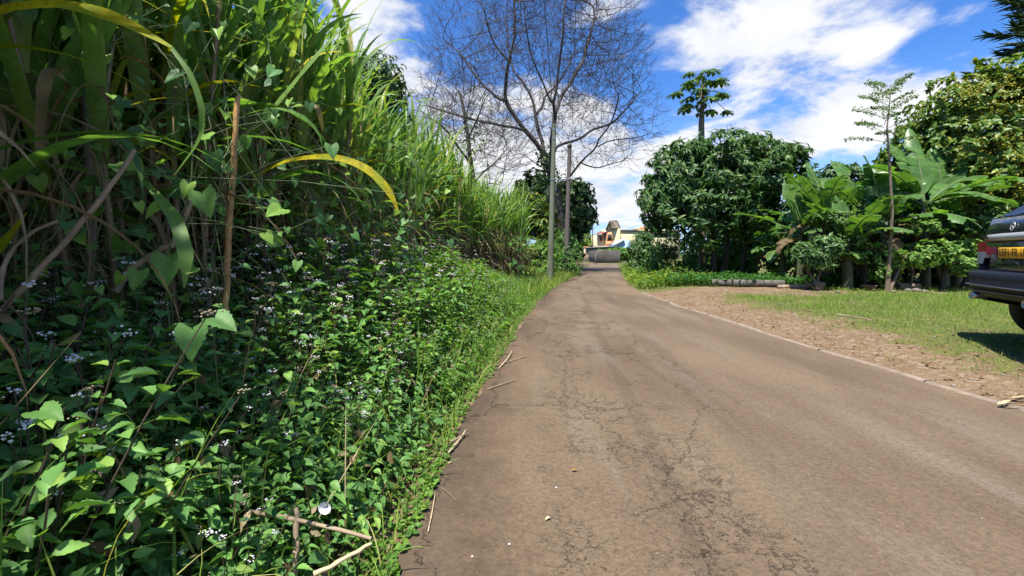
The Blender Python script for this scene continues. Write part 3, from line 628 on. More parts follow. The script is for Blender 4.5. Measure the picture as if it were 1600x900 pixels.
# ------------------------------------------------------------------ roadside weeds
def ageratum(h=.5, nb=4, fl=5, leaf=.055, dens=1.0):
    """branching plant with opposite ovate leaves and flat clusters of small fluffy heads"""
    st = G(); lf = G(); ff = G(); fd = G()
    stems = []
    la = rnd(0,6.28); 
    for b in range(nb):
        a = rnd(0,6.28); lean = rnd(.1,.55) if b else .1; hh = h*rnd(.6,1.05); s = np.linspace(0,1,8)[:,None]
        C = np.array([0,0,-.03]) + s*np.array([0,0,hh]) + np.array([math.cos(a),math.sin(a),0])*lean*hh*s**1.3*.9 + np.cumsum(rs.randn(8,3)*.006,0)*s
        V, Fq = tube(C, .0032*(1-.5*s[:,0]), 4); st.add(V, Fq); stems.append(C)
        n = max(4, int(hh/.045*dens)); u = np.linspace(.12, .97, n); B = np.stack([np.interp(u, s[:,0], C[:,i]) for i in range(3)], -1)
        az = np.arange(n)*1.57 + rnd(0,6)
        for side in (0, math.pi):
            d = np.stack([np.cos(az+side), np.sin(az+side), np.full(n, .15)+rs.randn(n)*.3], -1); sz = leaf*rnd(.6,1.25,n)*(1.15-.5*u)
            pet = unit(d)*sz[:,None]*.35
            lf.add(*scatter(OVN[0], OVN[1], B+pet, d, np.array([0,0,1.])+rs.randn(n,3)*.3, sz))
    for C in stems[:fl]:
        top = C[-1]
        for k in range(rs.randint(1,4)):
            d = unit(np.array([rs.randn()*.5, rs.randn()*.5, 1])); q = top + d*rnd(.06,.15); V, Fq = tube([C[-2], (top+q)/2, q], .0014, 3); st.add(V, Fq)
            m_ = rs.randint(7,15); O = q + rs.randn(m_,3)*np.array([.0095,.0095,.0035]); (ff if rs.rand() < .72 else fd).add(*ball(O, rnd(.002,.0039,m_)))
    return st, lf, ff, fd
ICO = None
def ball(O, r):
    global ICO
    if ICO is None:
        p = np.array([(0,0,1),(1,0,.1),(0,1,.1),(-1,0,.1),(0,-1,.1),(0,0,-.9),(.75,.75,.5),(-.75,.75,.5),(-.75,-.75,.5),(.75,-.75,.5)],float)
        f = np.array([(0,1,6),(0,6,2),(0,2,7),(0,7,3),(0,3,8),(0,8,4),(0,4,9),(0,9,1),(1,2,6),(2,3,7),(3,4,8),(4,1,9),(5,2,1),(5,3,2),(5,4,3),(5,1,4)]); ICO = (p, f)
    p, f = ICO; V = O[:,None]+p[None]*np.broadcast_to(r,(len(O),))[:,None,None]; return V.reshape(-1,3), (f[None]+(np.arange(len(O))*len(p))[:,None,None]).reshape(-1,3)
def xedge(y): return XL(y)
wv = [ageratum(h=.52, nb=6, fl=1+(i%3), leaf=.062+.007*(i%4), dens=1.25) for i in range(8)]
wn = [ageratum(h=.5, nb=6, fl=0, leaf=.06+.007*(i%4), dens=1.25) for i in range(6)]
wlow = [ageratum(h=.2, nb=5, fl=0, leaf=.042, dens=1.5) for i in range(4)]
def make_weed(v):
    st, lf, ff, fd = v; e = empty('flowering_weed', cat='wildflower'); st.build('stem', M['redstem'], e); lf.build('leaves', M['weed'], e)
    if ff.n: ff.build('flower_heads', M['flower'], e)['kind'] = 'stuff'
    if fd.n: fd.build('seed_heads', M['flower_dry'], e)['kind'] = 'stuff'
    return e
wp = [make_weed(v) for v in wv]; wused = set(); k = 0
def weed_h(t, y):   # height of the growth at distance t left of the lane
    return np.interp(t, [0,.15,.4,.9,1.5,2.2], [.1,.22,.45,.8,.95,.9])
tries = 0
while k < 110 and tries < 4000:
    tries += 1; y = rnd(.55, 3.6); t = rnd(.3, 1.7); x = xedge(y)-t; dist = math.hypot(x, y)
    if dist < .85 or x < -1.2*y-.15: continue
    k += 1; sc = weed_h(t,y)/.52*rnd(.85,1.12); sc = min(sc, 1.45)
    z = GZ(x,y)-.02
    top = z+.52*sc
    lim = H - .42 if dist < 1.15 else H-.26 if dist < 1.7 else 2
    if top > lim: sc *= max(.3,(lim-z))/(top-z)
    put_copy(wp, wused, rs.randint(8), (x,y,z), rnd(0,6.28), sc, 'leafy weed with pale lilac and white fluffy flowers on the near roadside bank', 'flowering weeds on the near bank', (rs.randn()*.1, rs.randn()*.1))
k = 0
while k < 60:
    y = rnd(2.7, 5.6); t = rnd(.75, 1.75); x = xedge(y)-t; sc = 1.5+.75*rs.rand()*smooth01((t-.5)/1.0); k += 1
    put_copy(wp, wused, rs.randint(8), (x,y,GZ(x,y)-.02), rnd(0,6.28), float(sc), 'taller pale flowered weed in the bushy mound below the arching yellow leaf', 'tall flowering weeds further along the bank', (rs.randn()*.12, rs.randn()*.12))
def stuff_weeds(name, label, spots, mats, low=False):
    gs = G(); gl = G(); gf = G(); gdd = G()
    for (x, y, sc, v) in spots:
        st, lf, ff, fd = v; m_ = Mx((x,y,float(GZ(x,y))-.02), rnd(0,6.28), sc); gs.merge(st, m_); gl.merge(lf, m_); gf.merge(ff, m_); gdd.merge(fd, m_)
    e = empty(name, (spots[0][0], spots[0][1], 0), label=label, cat='undergrowth'); e['kind'] = 'stuff'
    for g, nme, mt in ((gs,'stems',M['redstem']),(gl,'leaves',mats),(gf,'flower_heads',M['flower']),(gdd,'seed_heads',M['flower_dry'])):
        if g.n: o = g.build(nme, mt, e); o.matrix_parent_inverse = Matrix.Translation((-spots[0][0], -spots[0][1], 0)); o['kind'] = 'stuff'
sp_ = []
for _ in range(900):
    y = rnd(.35, 6.0); t = rnd(.12, 2.1); x = xedge(y)-t
    if math.hypot(x,y) < .8 or x < -1.3*y-.4: continue
    sc = weed_h(t,y)/.52*rnd(.5,.95)
    if math.hypot(x,y) < 1.5: sc = min(sc, .75)
    sp_.append((x,y,sc,wn[rs.randint(6)] if rs.rand() < .6 else wlow[rs.randint(4)]))
sp_.sort(key=lambda a: a[1])
stuff_weeds('undergrowth', 'dense dark green leafy undergrowth between the flowering weeds of the near bank', sp_, M['weed'])
sp_ = []
for _ in range(1000):
    y = 3.4+12*rnd(0,1)**1.25; w_ = float(np.interp(y,[3,13,15.5],[2.0,1.9,.9])); t = rnd(.1, w_); x = xedge(y)-t
    sc = weed_h(t*2.0/w_,y)/.52*rnd(.65,1.1)*float(np.interp(y,[3,8.5,11,13,15.5],[1,.95,.6,.36,.22])); sp_.append((x,y,sc*1.05,wv[rs.randint(8)] if rs.rand() < .33 else wn[rs.randint(6)]))
stuff_weeds('undergrowth', 'sunlit lighter green weeds on the bank further along the lane', sp_, M['weed_light'])
# leaves lying open to the light on top of the bank
N = 12000; y = .5+13*rs.rand(N)**1.6; t = rnd(.12,1.9,N); x = XL(y)-t; k = (np.hypot(x,y) > .85) & (x > -1.25*y-.3) & (t < np.interp(y,[10,14],[2,1]))
x, y, t = x[k], y[k], t[k]; N = len(x); hh = weed_h(t,y)*np.interp(y,[3,8.5,11,13,15.5],[1,.95,.6,.36,.22])*(.55+.5*vnoise(x,y,3.1))*rnd(.4,.88,N); hh = np.minimum(hh, np.where(np.hypot(x,y)<1.6, .5, 2))
O = np.stack([x,y,GZ(x,y)+hh],-1); dn = np.stack([rnd(-.3,1.2,N), rs.randn(N)*.7, rnd(-.5,.2,N)],-1); up_ = np.array([.25,0,1.])+rs.randn(N,3)*.33
near = y < 3.8
for nm_, kk, mt_, lb_ in (('undergrowth_leaves', near, 'weed', 'broad open leaves filling the near weed bank'), ('undergrowth_leaves', ~near, 'weed_light', 'small sunlit leaves covering the farther weed bank')):
    o = G().add(*scatter((OVN if mt_ == 'weed' else OVATE)[0]*[1.05,1,1],(OVN if mt_ == 'weed' else OVATE)[1],O[kk],dn[kk],up_[kk],rnd(.03,.09,kk.sum()))).build(nm_, M[mt_]); tag(o, lb_, 'undergrowth', kind='stuff')
N = 1300; y = .6+9*rs.rand(N)**1.5; t = rnd(.15,1.9,N); x = XL(y)-t; k = (np.hypot(x,y) > 1.5) & (x > -1.25*y-.3); x, y, t = x[k], y[k], t[k]; N = len(x); O = np.stack([x,y,GZ(x,y)+weed_h(t,y)*rnd(.3,.85,N)],-1)
g = G().add(*scatter(LANCE[0]*[1.6,1,1],LANCE[1],O,rs.randn(N,3)+[.3,0,-.4],rs.randn(N,3)+[0,0,.8],rnd(.03,.08,N))); g.add(*blades(O[:260], rnd(0,6.28,260), rnd(R(0),R(80),260), rnd(.15,.5,260), rnd(.003,.007,260), rnd(0,R(60),260), 6, .3))
o = g.build('dead_leaves', M['litter']); tag(o, 'withered brown leaves and dry stems caught in the weed bank', 'dead leaves', kind='stuff')
N = 1500; y = .9+9*rs.rand(N)**1.4; t = rnd(.15,1.8,N); x = XL(y)-t; k = (np.hypot(x,y) > 1.1) & (x > -1.25*y-.3); x, y, t = x[k], y[k], t[k]; N = len(x); O = np.stack([x,y,GZ(x,y)+weed_h(t,y)*rnd(.1,.5,N)],-1)
o = G().add(*blades(O, rnd(0,6.28,N), rnd(R(45),R(88),N), rnd(.2,.55,N), rnd(.003,.009,N), rnd(R(20),R(110),N), 7, .2)).build('wild_grass', M['grass']); tag(o, 'fine grass blades tangled through the weed bank', 'grass', kind='stuff')
# low creeping growth at the very edge of the asphalt
gl = G(); gs = G()
N = 5200; y = .45+15*rs.rand(N)**1.7; t = np.abs(rs.randn(N))*.13-.02+.12*(vnoise(y,y*0,2.2)-.5); x = XL(y)-t; z = GZ(x,y)+rnd(.008,.07,N)*np.clip(t/.1,.4,1.4)
d = np.stack([rs.randn(N), rs.randn(N), rnd(-.1,.6,N)], -1); gl.add(*scatter(ROUND[0], ROUND[1], np.stack([x,y,z],-1), d, np.array([0,0,1.])+rs.randn(N,3)*.35, rnd(.014,.034,N)))
o = gl.build('creeping_plants', M['weed_light']); tag(o, 'small round leaved creeping plants along the left edge of the asphalt', 'ground cover', kind='stuff')
gl = G(); N = 2600; y = .6+16*rs.rand(N)**1.3; t = rnd(.0,.5,N)**1.2; x = XL(y)-t
gl.add(*blades(np.stack([x,y,GZ(x,y)-.01],-1), rnd(0,6.28,N), rnd(R(45),R(85),N), rnd(.08,.26,N), rnd(.003,.007,N), rnd(R(20),R(100),N), 5, .1))
y = rnd(11,27,5200); t = rnd(-.05,2.0,5200); x = XL(y)-t; N = 5200
gl.add(*blades(np.stack([x,y,GZ(x,y)-.01],-1), rnd(0,6.28,N), rnd(R(45),R(85),N), rnd(.15,.5,N), rnd(.008,.018,N), rnd(R(20),R(100),N), 4, .1))
o = gl.build('verge_grass', M['grass']); tag(o, 'loose bright grass along the left verge', 'grass', kind='stuff')
# taller grass clumps in the weeds
def tuft(loc, n, L, w, label, mat='cane_green', group=None, cat='grass clump'):
    loc = np.array(loc,float); O = rs.randn(n,3)*np.array([.04,.04,0]); g = G().add(*blades(O, rnd(0,6.28,n), rnd(R(50),R(85),n), L*rnd(.6,1.1,n), w*rnd(.7,1.2,n), rnd(R(30),R(110),n), 9, .2))
    o = g.build('grass_clump', M[mat]); o.location = tuple(loc); tag(o, label, cat, group)
for (px,py,Y,L,lab) in ((700,500,6.6,.45,'bright grass clump hanging over the asphalt edge beyond the twig'),(745,470,9.5,.5,'grass clump at the foot of the sunlit weeds'),(250,640,1.9,.55,'long bladed grass clump rising between the near flowers'),(470,560,2.9,.6,'grass blades poking out of the weeds under the yellow arching leaf')):
    p = P(px,py,Y); p[2] = GZ(p[0],p[1]); tuft(p, 26, L, .012, lab)

# ------------------------------------------------------------------ debris on the lane and its edge
def stick(a, b, r, mat, label, cat='stick', bend=.01, name='stick'): return stalk_obj(name, a, b, r, mat, label, cat, bend, 6, 9)
def g0(px, py, z=.012): return PG(px, py, z)
stick(g0(669,830), g0(680,771), .0032, M['straw'], 'straight pale straw lying at the left edge of the lane', bend=.002)
stick(g0(690,762), g0(712,782), .0016, M['deadwood'], 'short thin dark straw piece beside the pale straw', bend=.003)
stick(g0(762,608), g0(805,594), .006, M['deadwood'], 'brown twig lying across the edge of the asphalt beyond the husks', bend=.01)
stick(g0(772,572), g0(826,556), .006, M['deadwood'], 'longer forked pale twig with debris at the edge of the lane')
stick(g0(780,575), g0(800,548,.03), .007, M['straw'], 'dry husk scrap tangled with the forked twig', bend=.02)
stick(g0(700,708,.02), g0(728,672,.02), .006, M['straw'], 'dry cane husk lying where the creeping plants end')
stick(g0(704,690,.03), g0(731,676,.02), .005, M['deadwood'], 'brown husk strip crossing the pale cane husk')
stick(P(458,905,1.42), P(463,792,1.5), .011, M['deadwood'], 'upright broken dead stalk standing in the bottom of the near weeds', bend=.004)
stick(P(385,798,1.55), P(582,843,1.38), .0075, M['deadwood'], 'long dead stem lying level above the bottom edge of the weeds', bend=.01)
stick(P(490,898,1.3), P(580,850,1.38), .007, M['straw'], 'pale dead stem meeting the level stem at its right end', bend=.004)
stick(P(1306,488,6.9)*1.0+[0,0,-.03], P(1362,497,6.7)+[0,0,-.03], .012, M['deadwood'], 'thin dead branch lying on the grass in front of the car')
for (px,py,s_,lab) in ((1578,622,.16,'pale torn frond base lying at the right edge of the lane'),(1560,632,.1,'smaller dry frond scrap beside the pale torn frond base')):
    c = g0(px,py,.03); g = G(); n = 6
    g.add(*blades(np.tile(c,(n,1)), rnd(.8,2.3,n), rnd(R(-5),R(18),n), s_*1.6*rnd(.6,1.2,n), rnd(.012,.03,n), rnd(0,R(20),n), 5, .3)); o = g.build('dry_frond', M['straw']); tag(o, lab, 'dry frond')
def leaf_on(px, py, size, mat, label, name='fallen_leaf', cat='fallen leaf'):
    c = g0(px,py,.012); a = rnd(0,6.28); g = G().add(*scatter(OVATE[0],OVATE[1],[c],[(math.cos(a),math.sin(a),.15)],[(rs.randn()*.3,rs.randn()*.3,1)],size)); o = g.build(name, mat); tag(o, label, cat)
leaf_on(893,735,.035,plain('orange_leaf',(.5,.25,.04),.7),'small orange fallen leaf on the cracked asphalt')
leaf_on(787,553,.06,M['white'],'scrap of white paper beside the forked twig', 'paper_scrap', 'paper')
leaf_on(860,808,.03,M['straw'],'small curled straw coloured leaf on a crack near the bottom')
leaf_on(706,722,.022,M['straw'],'pale fallen petal near the cane husk')
def rock(g, c, s, flat=.6):
    p, f = ICO if ICO else (ball(np.zeros((1,3)),[1]), ICO)[1]
    q = p/np.linalg.norm(p,axis=1,keepdims=True)*(1+rs.randn(len(p),1)*.15)*np.array([1,rnd(.6,1),flat])*s; a = rnd(0,6.28); q = q@np.array([[math.cos(a),math.sin(a),0],[-math.sin(a),math.cos(a),0],[0,0,1]]); g.add(q+np.array(c), f)
for i,(px,py,s_,lab) in enumerate(((700,661,.025,'rounded stone at the foot of the weeds near the husks'),(796,850,.006,'tiny white stone low on the lane'),(869,762,.007,'tiny white stone in the crack zone'),(738,870,.006,'tiny white stone near the left edge of the lane'))):
    g = G(); rock(g, g0(px,py,.008), s_); o = g.build('stone', M['stone'] if i == 0 else M['white'], smooth=False); tag(o, lab, 'stone')
g = G()
for _ in range(260):
    y = 1.2+16*rs.rand()**1.5; x = XL(y)+ (XR(y)-XL(y))*rs.rand(); rock(g, (x,y,.006), rnd(.002,.006))
o = g.build('gravel', M['pebble'], smooth=False); tag(o, 'loose grit scattered on the asphalt', 'gravel', kind='stuff')
# white bindweed flower
c = P(508,793,1.42); k_ = 12; a = np.arange(k_)/k_*6.283; V = [c+np.array([0,.02,-.005])]
for r_, d_ in ((.004,.012),(.011,.0),(.02,-.004)):
    V += [c+np.array([math.cos(q)*r_, d_-.0*r_, math.sin(q)*r_]) for q in a]
Fq = [(1+r*k_+i, 1+r*k_+(i+1)%k_, 1+(r+1)*k_+(i+1)%k_, 1+(r+1)*k_+i) for r in range(2) for i in range(k_)]
g = G().add(V, Fq); o = g.build('bindweed_flower', M['white']); tag(o, 'round white bindweed flower low in the near weeds', 'flower')
# ------------------------------------------------------------------ grass and litter on the lot by the car
def mask_pts(N, x0, x1, y0, y1, lo=.35):
    x = rnd(x0,x1,N); y = rnd(y0,y1,N); c = cover(x,y)+ (vnoise(x,y,1.9)-.5)*.9 + (vnoise(x,y,6)-.5)*.5; k = (c > lo+rs.rand(N)*.5) & (x > XR(y)+.15); return x[k], y[k]
g = G()
x, y = mask_pts(110000, 3.8, 13, 2.6, 12.2); N = len(x)
g.add(*blades(np.stack([x,y,GZ(x,y)-.004],-1), rnd(0,6.28,N), rnd(R(30),R(80),N), rnd(.03,.085,N)*(1+.8*smooth01((y-6.5)/3)), rnd(.003,.006,N), rnd(0,R(80),N), 2, .1))
o = g.build('lot_grass', M['grass']); tag(o, 'short patchy sunlit grass on the dirt lot around the car', 'grass', kind='stuff')
g = G(); N = 3600; x = rnd(3.7,12,N); y = rnd(2.6,12.5,N); k = (x > XR(y)+.1) & (x < XR(y)+.6+5*rs.rand(N)); x, y = x[k], y[k]; N = len(x)
d = np.stack([rs.randn(N),rs.randn(N),rs.randn(N)*.12],-1)
g.add(*scatter(OVATE[0],OVATE[1],np.stack([x,y,GZ(x,y)+.008],-1),d,np.array([0,0,1.])+rs.randn(N,3)*.25,rnd(.015,.06,N)))
o = g.build('leaf_litter', M['litter']); tag(o, 'dry leaf litter and chips scattered over the dirt lot', 'leaf litter', kind='stuff')
g = G()
for _ in range(380):
    y = rnd(2.6,12.5); x = float(XR(y))+rnd(.08,5); rock(g, (x,y,float(GZ(x,y))+.004), rnd(.006,.022))
o = g.build('gravel', M['pebble'], smooth=False); tag(o, 'small pale stones in the dirt lot', 'gravel', kind='stuff')
# leafy ground cover right of the lane
def cover_mass(name, label, pts, h, mat, size, n_per=9, long=False):
    g = G(); x, y = pts; N = len(x)
    if long: g.add(*blades(np.stack([x,y,GZ(x,y)-.01],-1), rnd(0,6.28,N), rnd(R(40),R(85),N), h*rnd(.6,1.2,N), rnd(.012,.025,N), rnd(R(20),R(110),N), 4, .15))
    zz = rs.rand(N)**.6*h; d = np.stack([rs.randn(N),rs.randn(N),rnd(-.2,.9,N)],-1); g.add(*scatter(LANCE[0],LANCE[1],np.stack([x,y,GZ(x,y)+zz*(.5+vnoise(x,y,1.3))],-1),d,np.array([0,0,1.])+rs.randn(N,3)*.4,size*rnd(.6,1.3,N)))
    o = g.build(name, M[mat]); tag(o, label, 'ground cover', kind='stuff')
N = 7000; x = rnd(5.0,11.3,N); yb = np.interp(x,[5,7,9,11.3],[14.2,13.6,13.2,13.1]); y = yb+rnd(0,1.6,N)*np.interp(x,[5,9,11.3],[1.2,.8,.3]); k = x > XR(y)+.3
cover_mass('ground_cover', 'dark green low growth under the mango tree in front of the slab', (x[k],y[k]), .34, 'grass_dark', .13)
N = 6000; y = rnd(14.5,30,N); x = XR(y)+rnd(.05,2.4,N); cover_mass('ground_cover', 'bright green weeds along the right verge of the lane bend', (x,y), .4, 'grass', .16, long=True)
N = 2500; x = rnd(8.5,18,N); y = rnd(12.2,13.1,N); cover_mass('ground_cover', 'thin grass along the back edge of the dirt lot', (x,y), .08, 'grass', .05, long=True)

# ------------------------------------------------------------------ trees
def inside(env, Pn):
    for (c, r) in env:
        if (((Pn-c)/r)**2).sum() < 1: return True
    return False
def colonize(nodes, parents, env, natt=5000, step=.3, infl=3.0, kill=.5, iters=90, up=.05, shell=.55):
    """grow twigs from given limbs towards points spread in a crown envelope"""
    A = []
    vol = np.array([np.prod(r) for _, r in env]); vol = vol/vol.sum()
    for (c, r), w in zip(env, vol):
        n = int(natt*w); q = unit(rs.randn(n,3))*(shell+(1-shell)*rs.rand(n,1)**.5 if shell else rs.rand(n,1)**(1/3)); A.append(np.array(c)+q*np.array(r))
    A = np.concatenate(A); A = A[vnoise(A[:,0]+A[:,1]*.6, A[:,2]+A[:,1]*.5, .9) > rs.rand(len(A))*.75]; nodes = [np.array(n_,float) for n_ in nodes]; parents = list(parents)
    Nn = np.array(nodes); best = np.full(len(A), 1e9); bi = np.zeros(len(A), int)
    def upd(idx):
        nonlocal best, bi
        for c0 in range(0, len(idx), 64):
            ii = idx[c0:c0+64]; D = np.linalg.norm(A[:,None]-Nn[ii][None], axis=2); j = D.argmin(1); dm = D[np.arange(len(A)), j]; k = dm < best; best[k] = dm[k]; bi[k] = np.array(ii)[j[k]]
    upd(list(range(len(nodes))))
    for it in range(iters):
        act = best < infl
        if not act.any(): break
        src = bi[act]; d = unit(A[act]-Nn[src]); acc = {}
        order = np.argsort(src); src = src[order]; d = d[order]; uq, st = np.unique(src, return_index=True); sm = np.add.reduceat(d, st, axis=0)
        new = []
        for s_, v in zip(uq, sm):
            v = unit(v + rs.randn(3)*.28 + np.array([0,0,up])); new.append((s_, Nn[s_]+v*step))
        i0 = len(Nn); Nn = np.concatenate([Nn, np.array([p for _, p in new])]); parents += [int(s_) for s_, _ in new]
        upd(list(range(i0, len(Nn))))
        keep = best > kill; A = A[keep]; best = best[keep]; bi = bi[keep]
        if len(A) == 0: break
    return Nn, np.array(parents)
def skeleton_mesh(Nn, par, r_tip, expo=2.3, split=.09, kmax=9, fixed=None):
    n = len(Nn); ch = [[] for _ in range(n)]
    for i, p in enumerate(par):
        if p >= 0: ch[p].append(i)
    w = np.zeros(n)
    for i in range(n-1, -1, -1): pass
    order = []; stack = [i for i in range(n) if par[i] < 0]
    while stack:
        i = stack.pop(); order.append(i); stack += ch[i]
    for i in reversed(order): w[i] = sum(w[c] for c in ch[i]) if ch[i] else r_tip**expo
    rad = w**(1/expo)
    if fixed is not None: rad = np.maximum(rad, fixed)
    thick, thin = G(), G()
    roots = [(i, None) for i in order if par[i] < 0]
    while roots:
        i, p0 = roots.pop(); chain = [i]
        while ch[chain[-1]]:
            cs = sorted(ch[chain[-1]], key=lambda c: -rad[c]); chain.append(cs[0])
            for c in cs[1:]: roots.append((c, chain[-2]))
        pts = [Nn[j] for j in chain]; rr = [rad[j] for j in chain]
        if p0 is not None: pts = [Nn[p0]]+pts; rr = [min(rad[p0], rr[0]*1.25)]+rr
        if len(pts) < 2: continue
        pts = np.array(pts); rr = np.array(rr)
        if len(pts) > 3: q = pts.copy(); q[1:-1] = (pts[:-2]+2*pts[1:-1]+pts[2:])/4; pts = q
        j = 0
        big = rr > split; cut = int(big.sum()) if big[0] else 0
        if cut >= 2: V, Fq = tube(pts[:cut+1], rr[:cut+1], kmax); thick.add(V, Fq)
        if cut < len(pts)-1:
            a = max(cut-0, 0) if cut >= 2 else 0; seg = pts[a:]; r2 = rr[a:]
            if len(seg) >= 2: V, Fq = tube(seg, r2, 6 if r2[0] > .03 else 3); thin.add(V, Fq)
    return thick, thin
def fan_twigs(g, Nn, par, center, L0, r, every=1, per=3):
    n = len(Nn); has = np.zeros(n, bool); has[[p for p in par if p >= 0]] = True
    tips = [i for i in range(n) if not has[i]] + [i for i in range(n) if has[i] and i % 9 == 0 and i > n*.12]
    for i in tips:
        d0 = unit(Nn[i]-Nn[par[i]]); out = unit(Nn[i]-center)
        for k in range(per if not has[i] else 1):
            d = unit(d0*.5+out*.9+rs.randn(3)*.38); L_ = L0*rnd(.5,1.2); a = Nn[i]; m_ = a+d*L_*.5+rs.randn(3)*.03; e_ = m_+unit(d+rs.randn(3)*.2)*L_*.5
            V, Fq = tube([a, m_, e_], [r, r*.85, r*.5], 3); g.add(V, Fq)
            if rs.rand() < .4: q = m_+unit(d+rs.randn(3)*.5)*L_*.4; V, Fq = tube([m_, q], [r*.8, r*.45], 3); g.add(V, Fq)
def limbs(lines):
    """lines of (px, row, depth); the first point of a later line is snapped to the nearest node"""
    nodes, par = [], []
    for li, ln in enumerate(lines):
        pts = np.array([p if isinstance(p, np.ndarray) else P(*p) for p in ln]); dd = np.linalg.norm(np.diff(pts, axis=0), axis=1)
        s = np.concatenate([[0], np.cumsum(dd)]); m_ = max(2, int(s[-1]/.3)); u = np.linspace(0, s[-1], m_); C = np.stack([np.interp(u, s, pts[:,i]) for i in range(3)], -1)
        for _ in range(3): C[1:-1] = (C[:-2]+2*C[1:-1]+C[2:])/4
        jt = rs.randn(len(C),3)*.075; jt[1:-1] = (jt[:-2]+jt[1:-1]+jt[2:])/3; jt[0] = 0; C = C + jt*min(1, .3+.7*(li > 0))
        if li == 0: prev = -1; st_ = 0
        else: prev = int(np.linalg.norm(np.array(nodes)-C[0], axis=1).argmin()); st_ = 1
        for c in C[st_:]: nodes.append(c); par.append(prev); prev = len(nodes)-1
    return nodes, par
def local(g, loc):
    g.V = [v-np.array(loc) for v in g.V]; return g
def whorls(O, D, T, n, size, tilt=.35, droop=.5):
    """n leaves radiating round each shoot tip"""
    N = len(O); D = unit(D); a = rnd(0,6.28,(N,n)); X = unit(np.cross(D, unit(rs.randn(N,3)))); Y = np.cross(D, X)
    d = np.cos(a)[...,None]*X[:,None]+np.sin(a)[...,None]*Y[:,None] + D[:,None]*(tilt+rs.randn(N,n,1)*.35) - np.array([0,0,1.])*droop*rs.rand(N,n,1)
    Oo = (O[:,None]+D[:,None]*rnd(-.12,.1,(N,n,1))*size).reshape(-1,3); d = d.reshape(-1,3)
    return scatter(T[0], T[1], Oo, d, np.repeat(D,n,0)+np.array([0,0,.6])+rs.randn(N*n,3)*.2, size*rnd(.7,1.2,N*n))
def lobe_pts(lobes, dens, gap=.35, seed=1, inner=.5):
    """shoot tips spread over and inside uneven lobes"""
    O, D = [], []
    for (c, r) in lobes:
        c = np.array(c); r = np.array(r) if hasattr(r,'__len__') else np.array([r]*3); n = int(dens*4*math.pi*(r.mean()**2)); q = unit(rs.randn(n,3))
        f = np.where(rs.rand(n) < inner, rs.uniform(.35,.95,n), rs.uniform(.88,1.08,n)); bump_ = 1+.22*(vnoise(q[:,0]*2+c[0], q[:,1]*2+q[:,2]*1.7, 2.3)-.5)*2; p = c+q*r*(f*bump_)[:,None]
        k = (vnoise(p[:,0]+p[:,2]*.7, p[:,1]*.6+p[:,2], 1.5) > gap*rs.uniform(.6,1.2,n)); O.append(p[k]); D.append(unit(q[k]/r)+np.array([0,0,.25]))
    return np.concatenate(O), unit(np.concatenate(D))
def leafy_tree(name, loc, lobes, trunks, mats, label, cat, dens=30, T=LANCE, n=9, size=.2, gap=.3, bark='bark_dark', extra=None, droop=.5, tilt=.35, inner=.5, group=None, r0=.12):
    loc = np.array(loc, float); e = empty(name, loc, label=label, cat=cat, group=group)
    tg = G()
    for (b, top, r_) in trunks:
        b, top = np.array(b,float), np.array(top,float); s = np.linspace(0,1,9)[:,None]; C = b*(1-s)+top*s+np.cumsum(rs.randn(9,3)*.05,0)*s*(1-s)*3; V, Fq = tube(C-loc, r_*(1-.5*s[:,0])*(1+.5*np.exp(-s[:,0]*9)), 8); tg.add(V, Fq)
    tg.build('trunk', M[bark], e)
    bg = G()
    for (c, r) in lobes:
        c = np.array(c); b = min(trunks, key=lambda t_: np.linalg.norm(np.array(t_[1])-c)); st_ = np.array(b[1])*.85+np.array(b[0])*.15
        s = np.linspace(0,1,7)[:,None]; C = st_*(1-s)+c*s+np.array([0,0,-.2])*np.sin(s*3.14)+rs.randn(7,3)*.04; V, Fq = tube(C-loc, b[2]*.5*(1-.75*s[:,0]), 6); bg.add(V, Fq)
        rr = np.mean(r)
        for _ in range(7):
            q = unit(rs.randn(3)+[0,0,.3]); V, Fq = tube(np.array([c-loc, c+q*rr*.5+rs.randn(3)*.08-loc, c+q*rr*.92-loc]), [b[2]*.22, .02, .008], 4); bg.add(V, Fq)
    bg.build('branches', M[bark], e)
    O, D = lobe_pts(lobes, dens, gap, inner=inner)
    cg = G().add(*whorls(O-loc, D, T, n, size, tilt, droop)); cg.build('crown', M[mats], e)
    return e, O, D

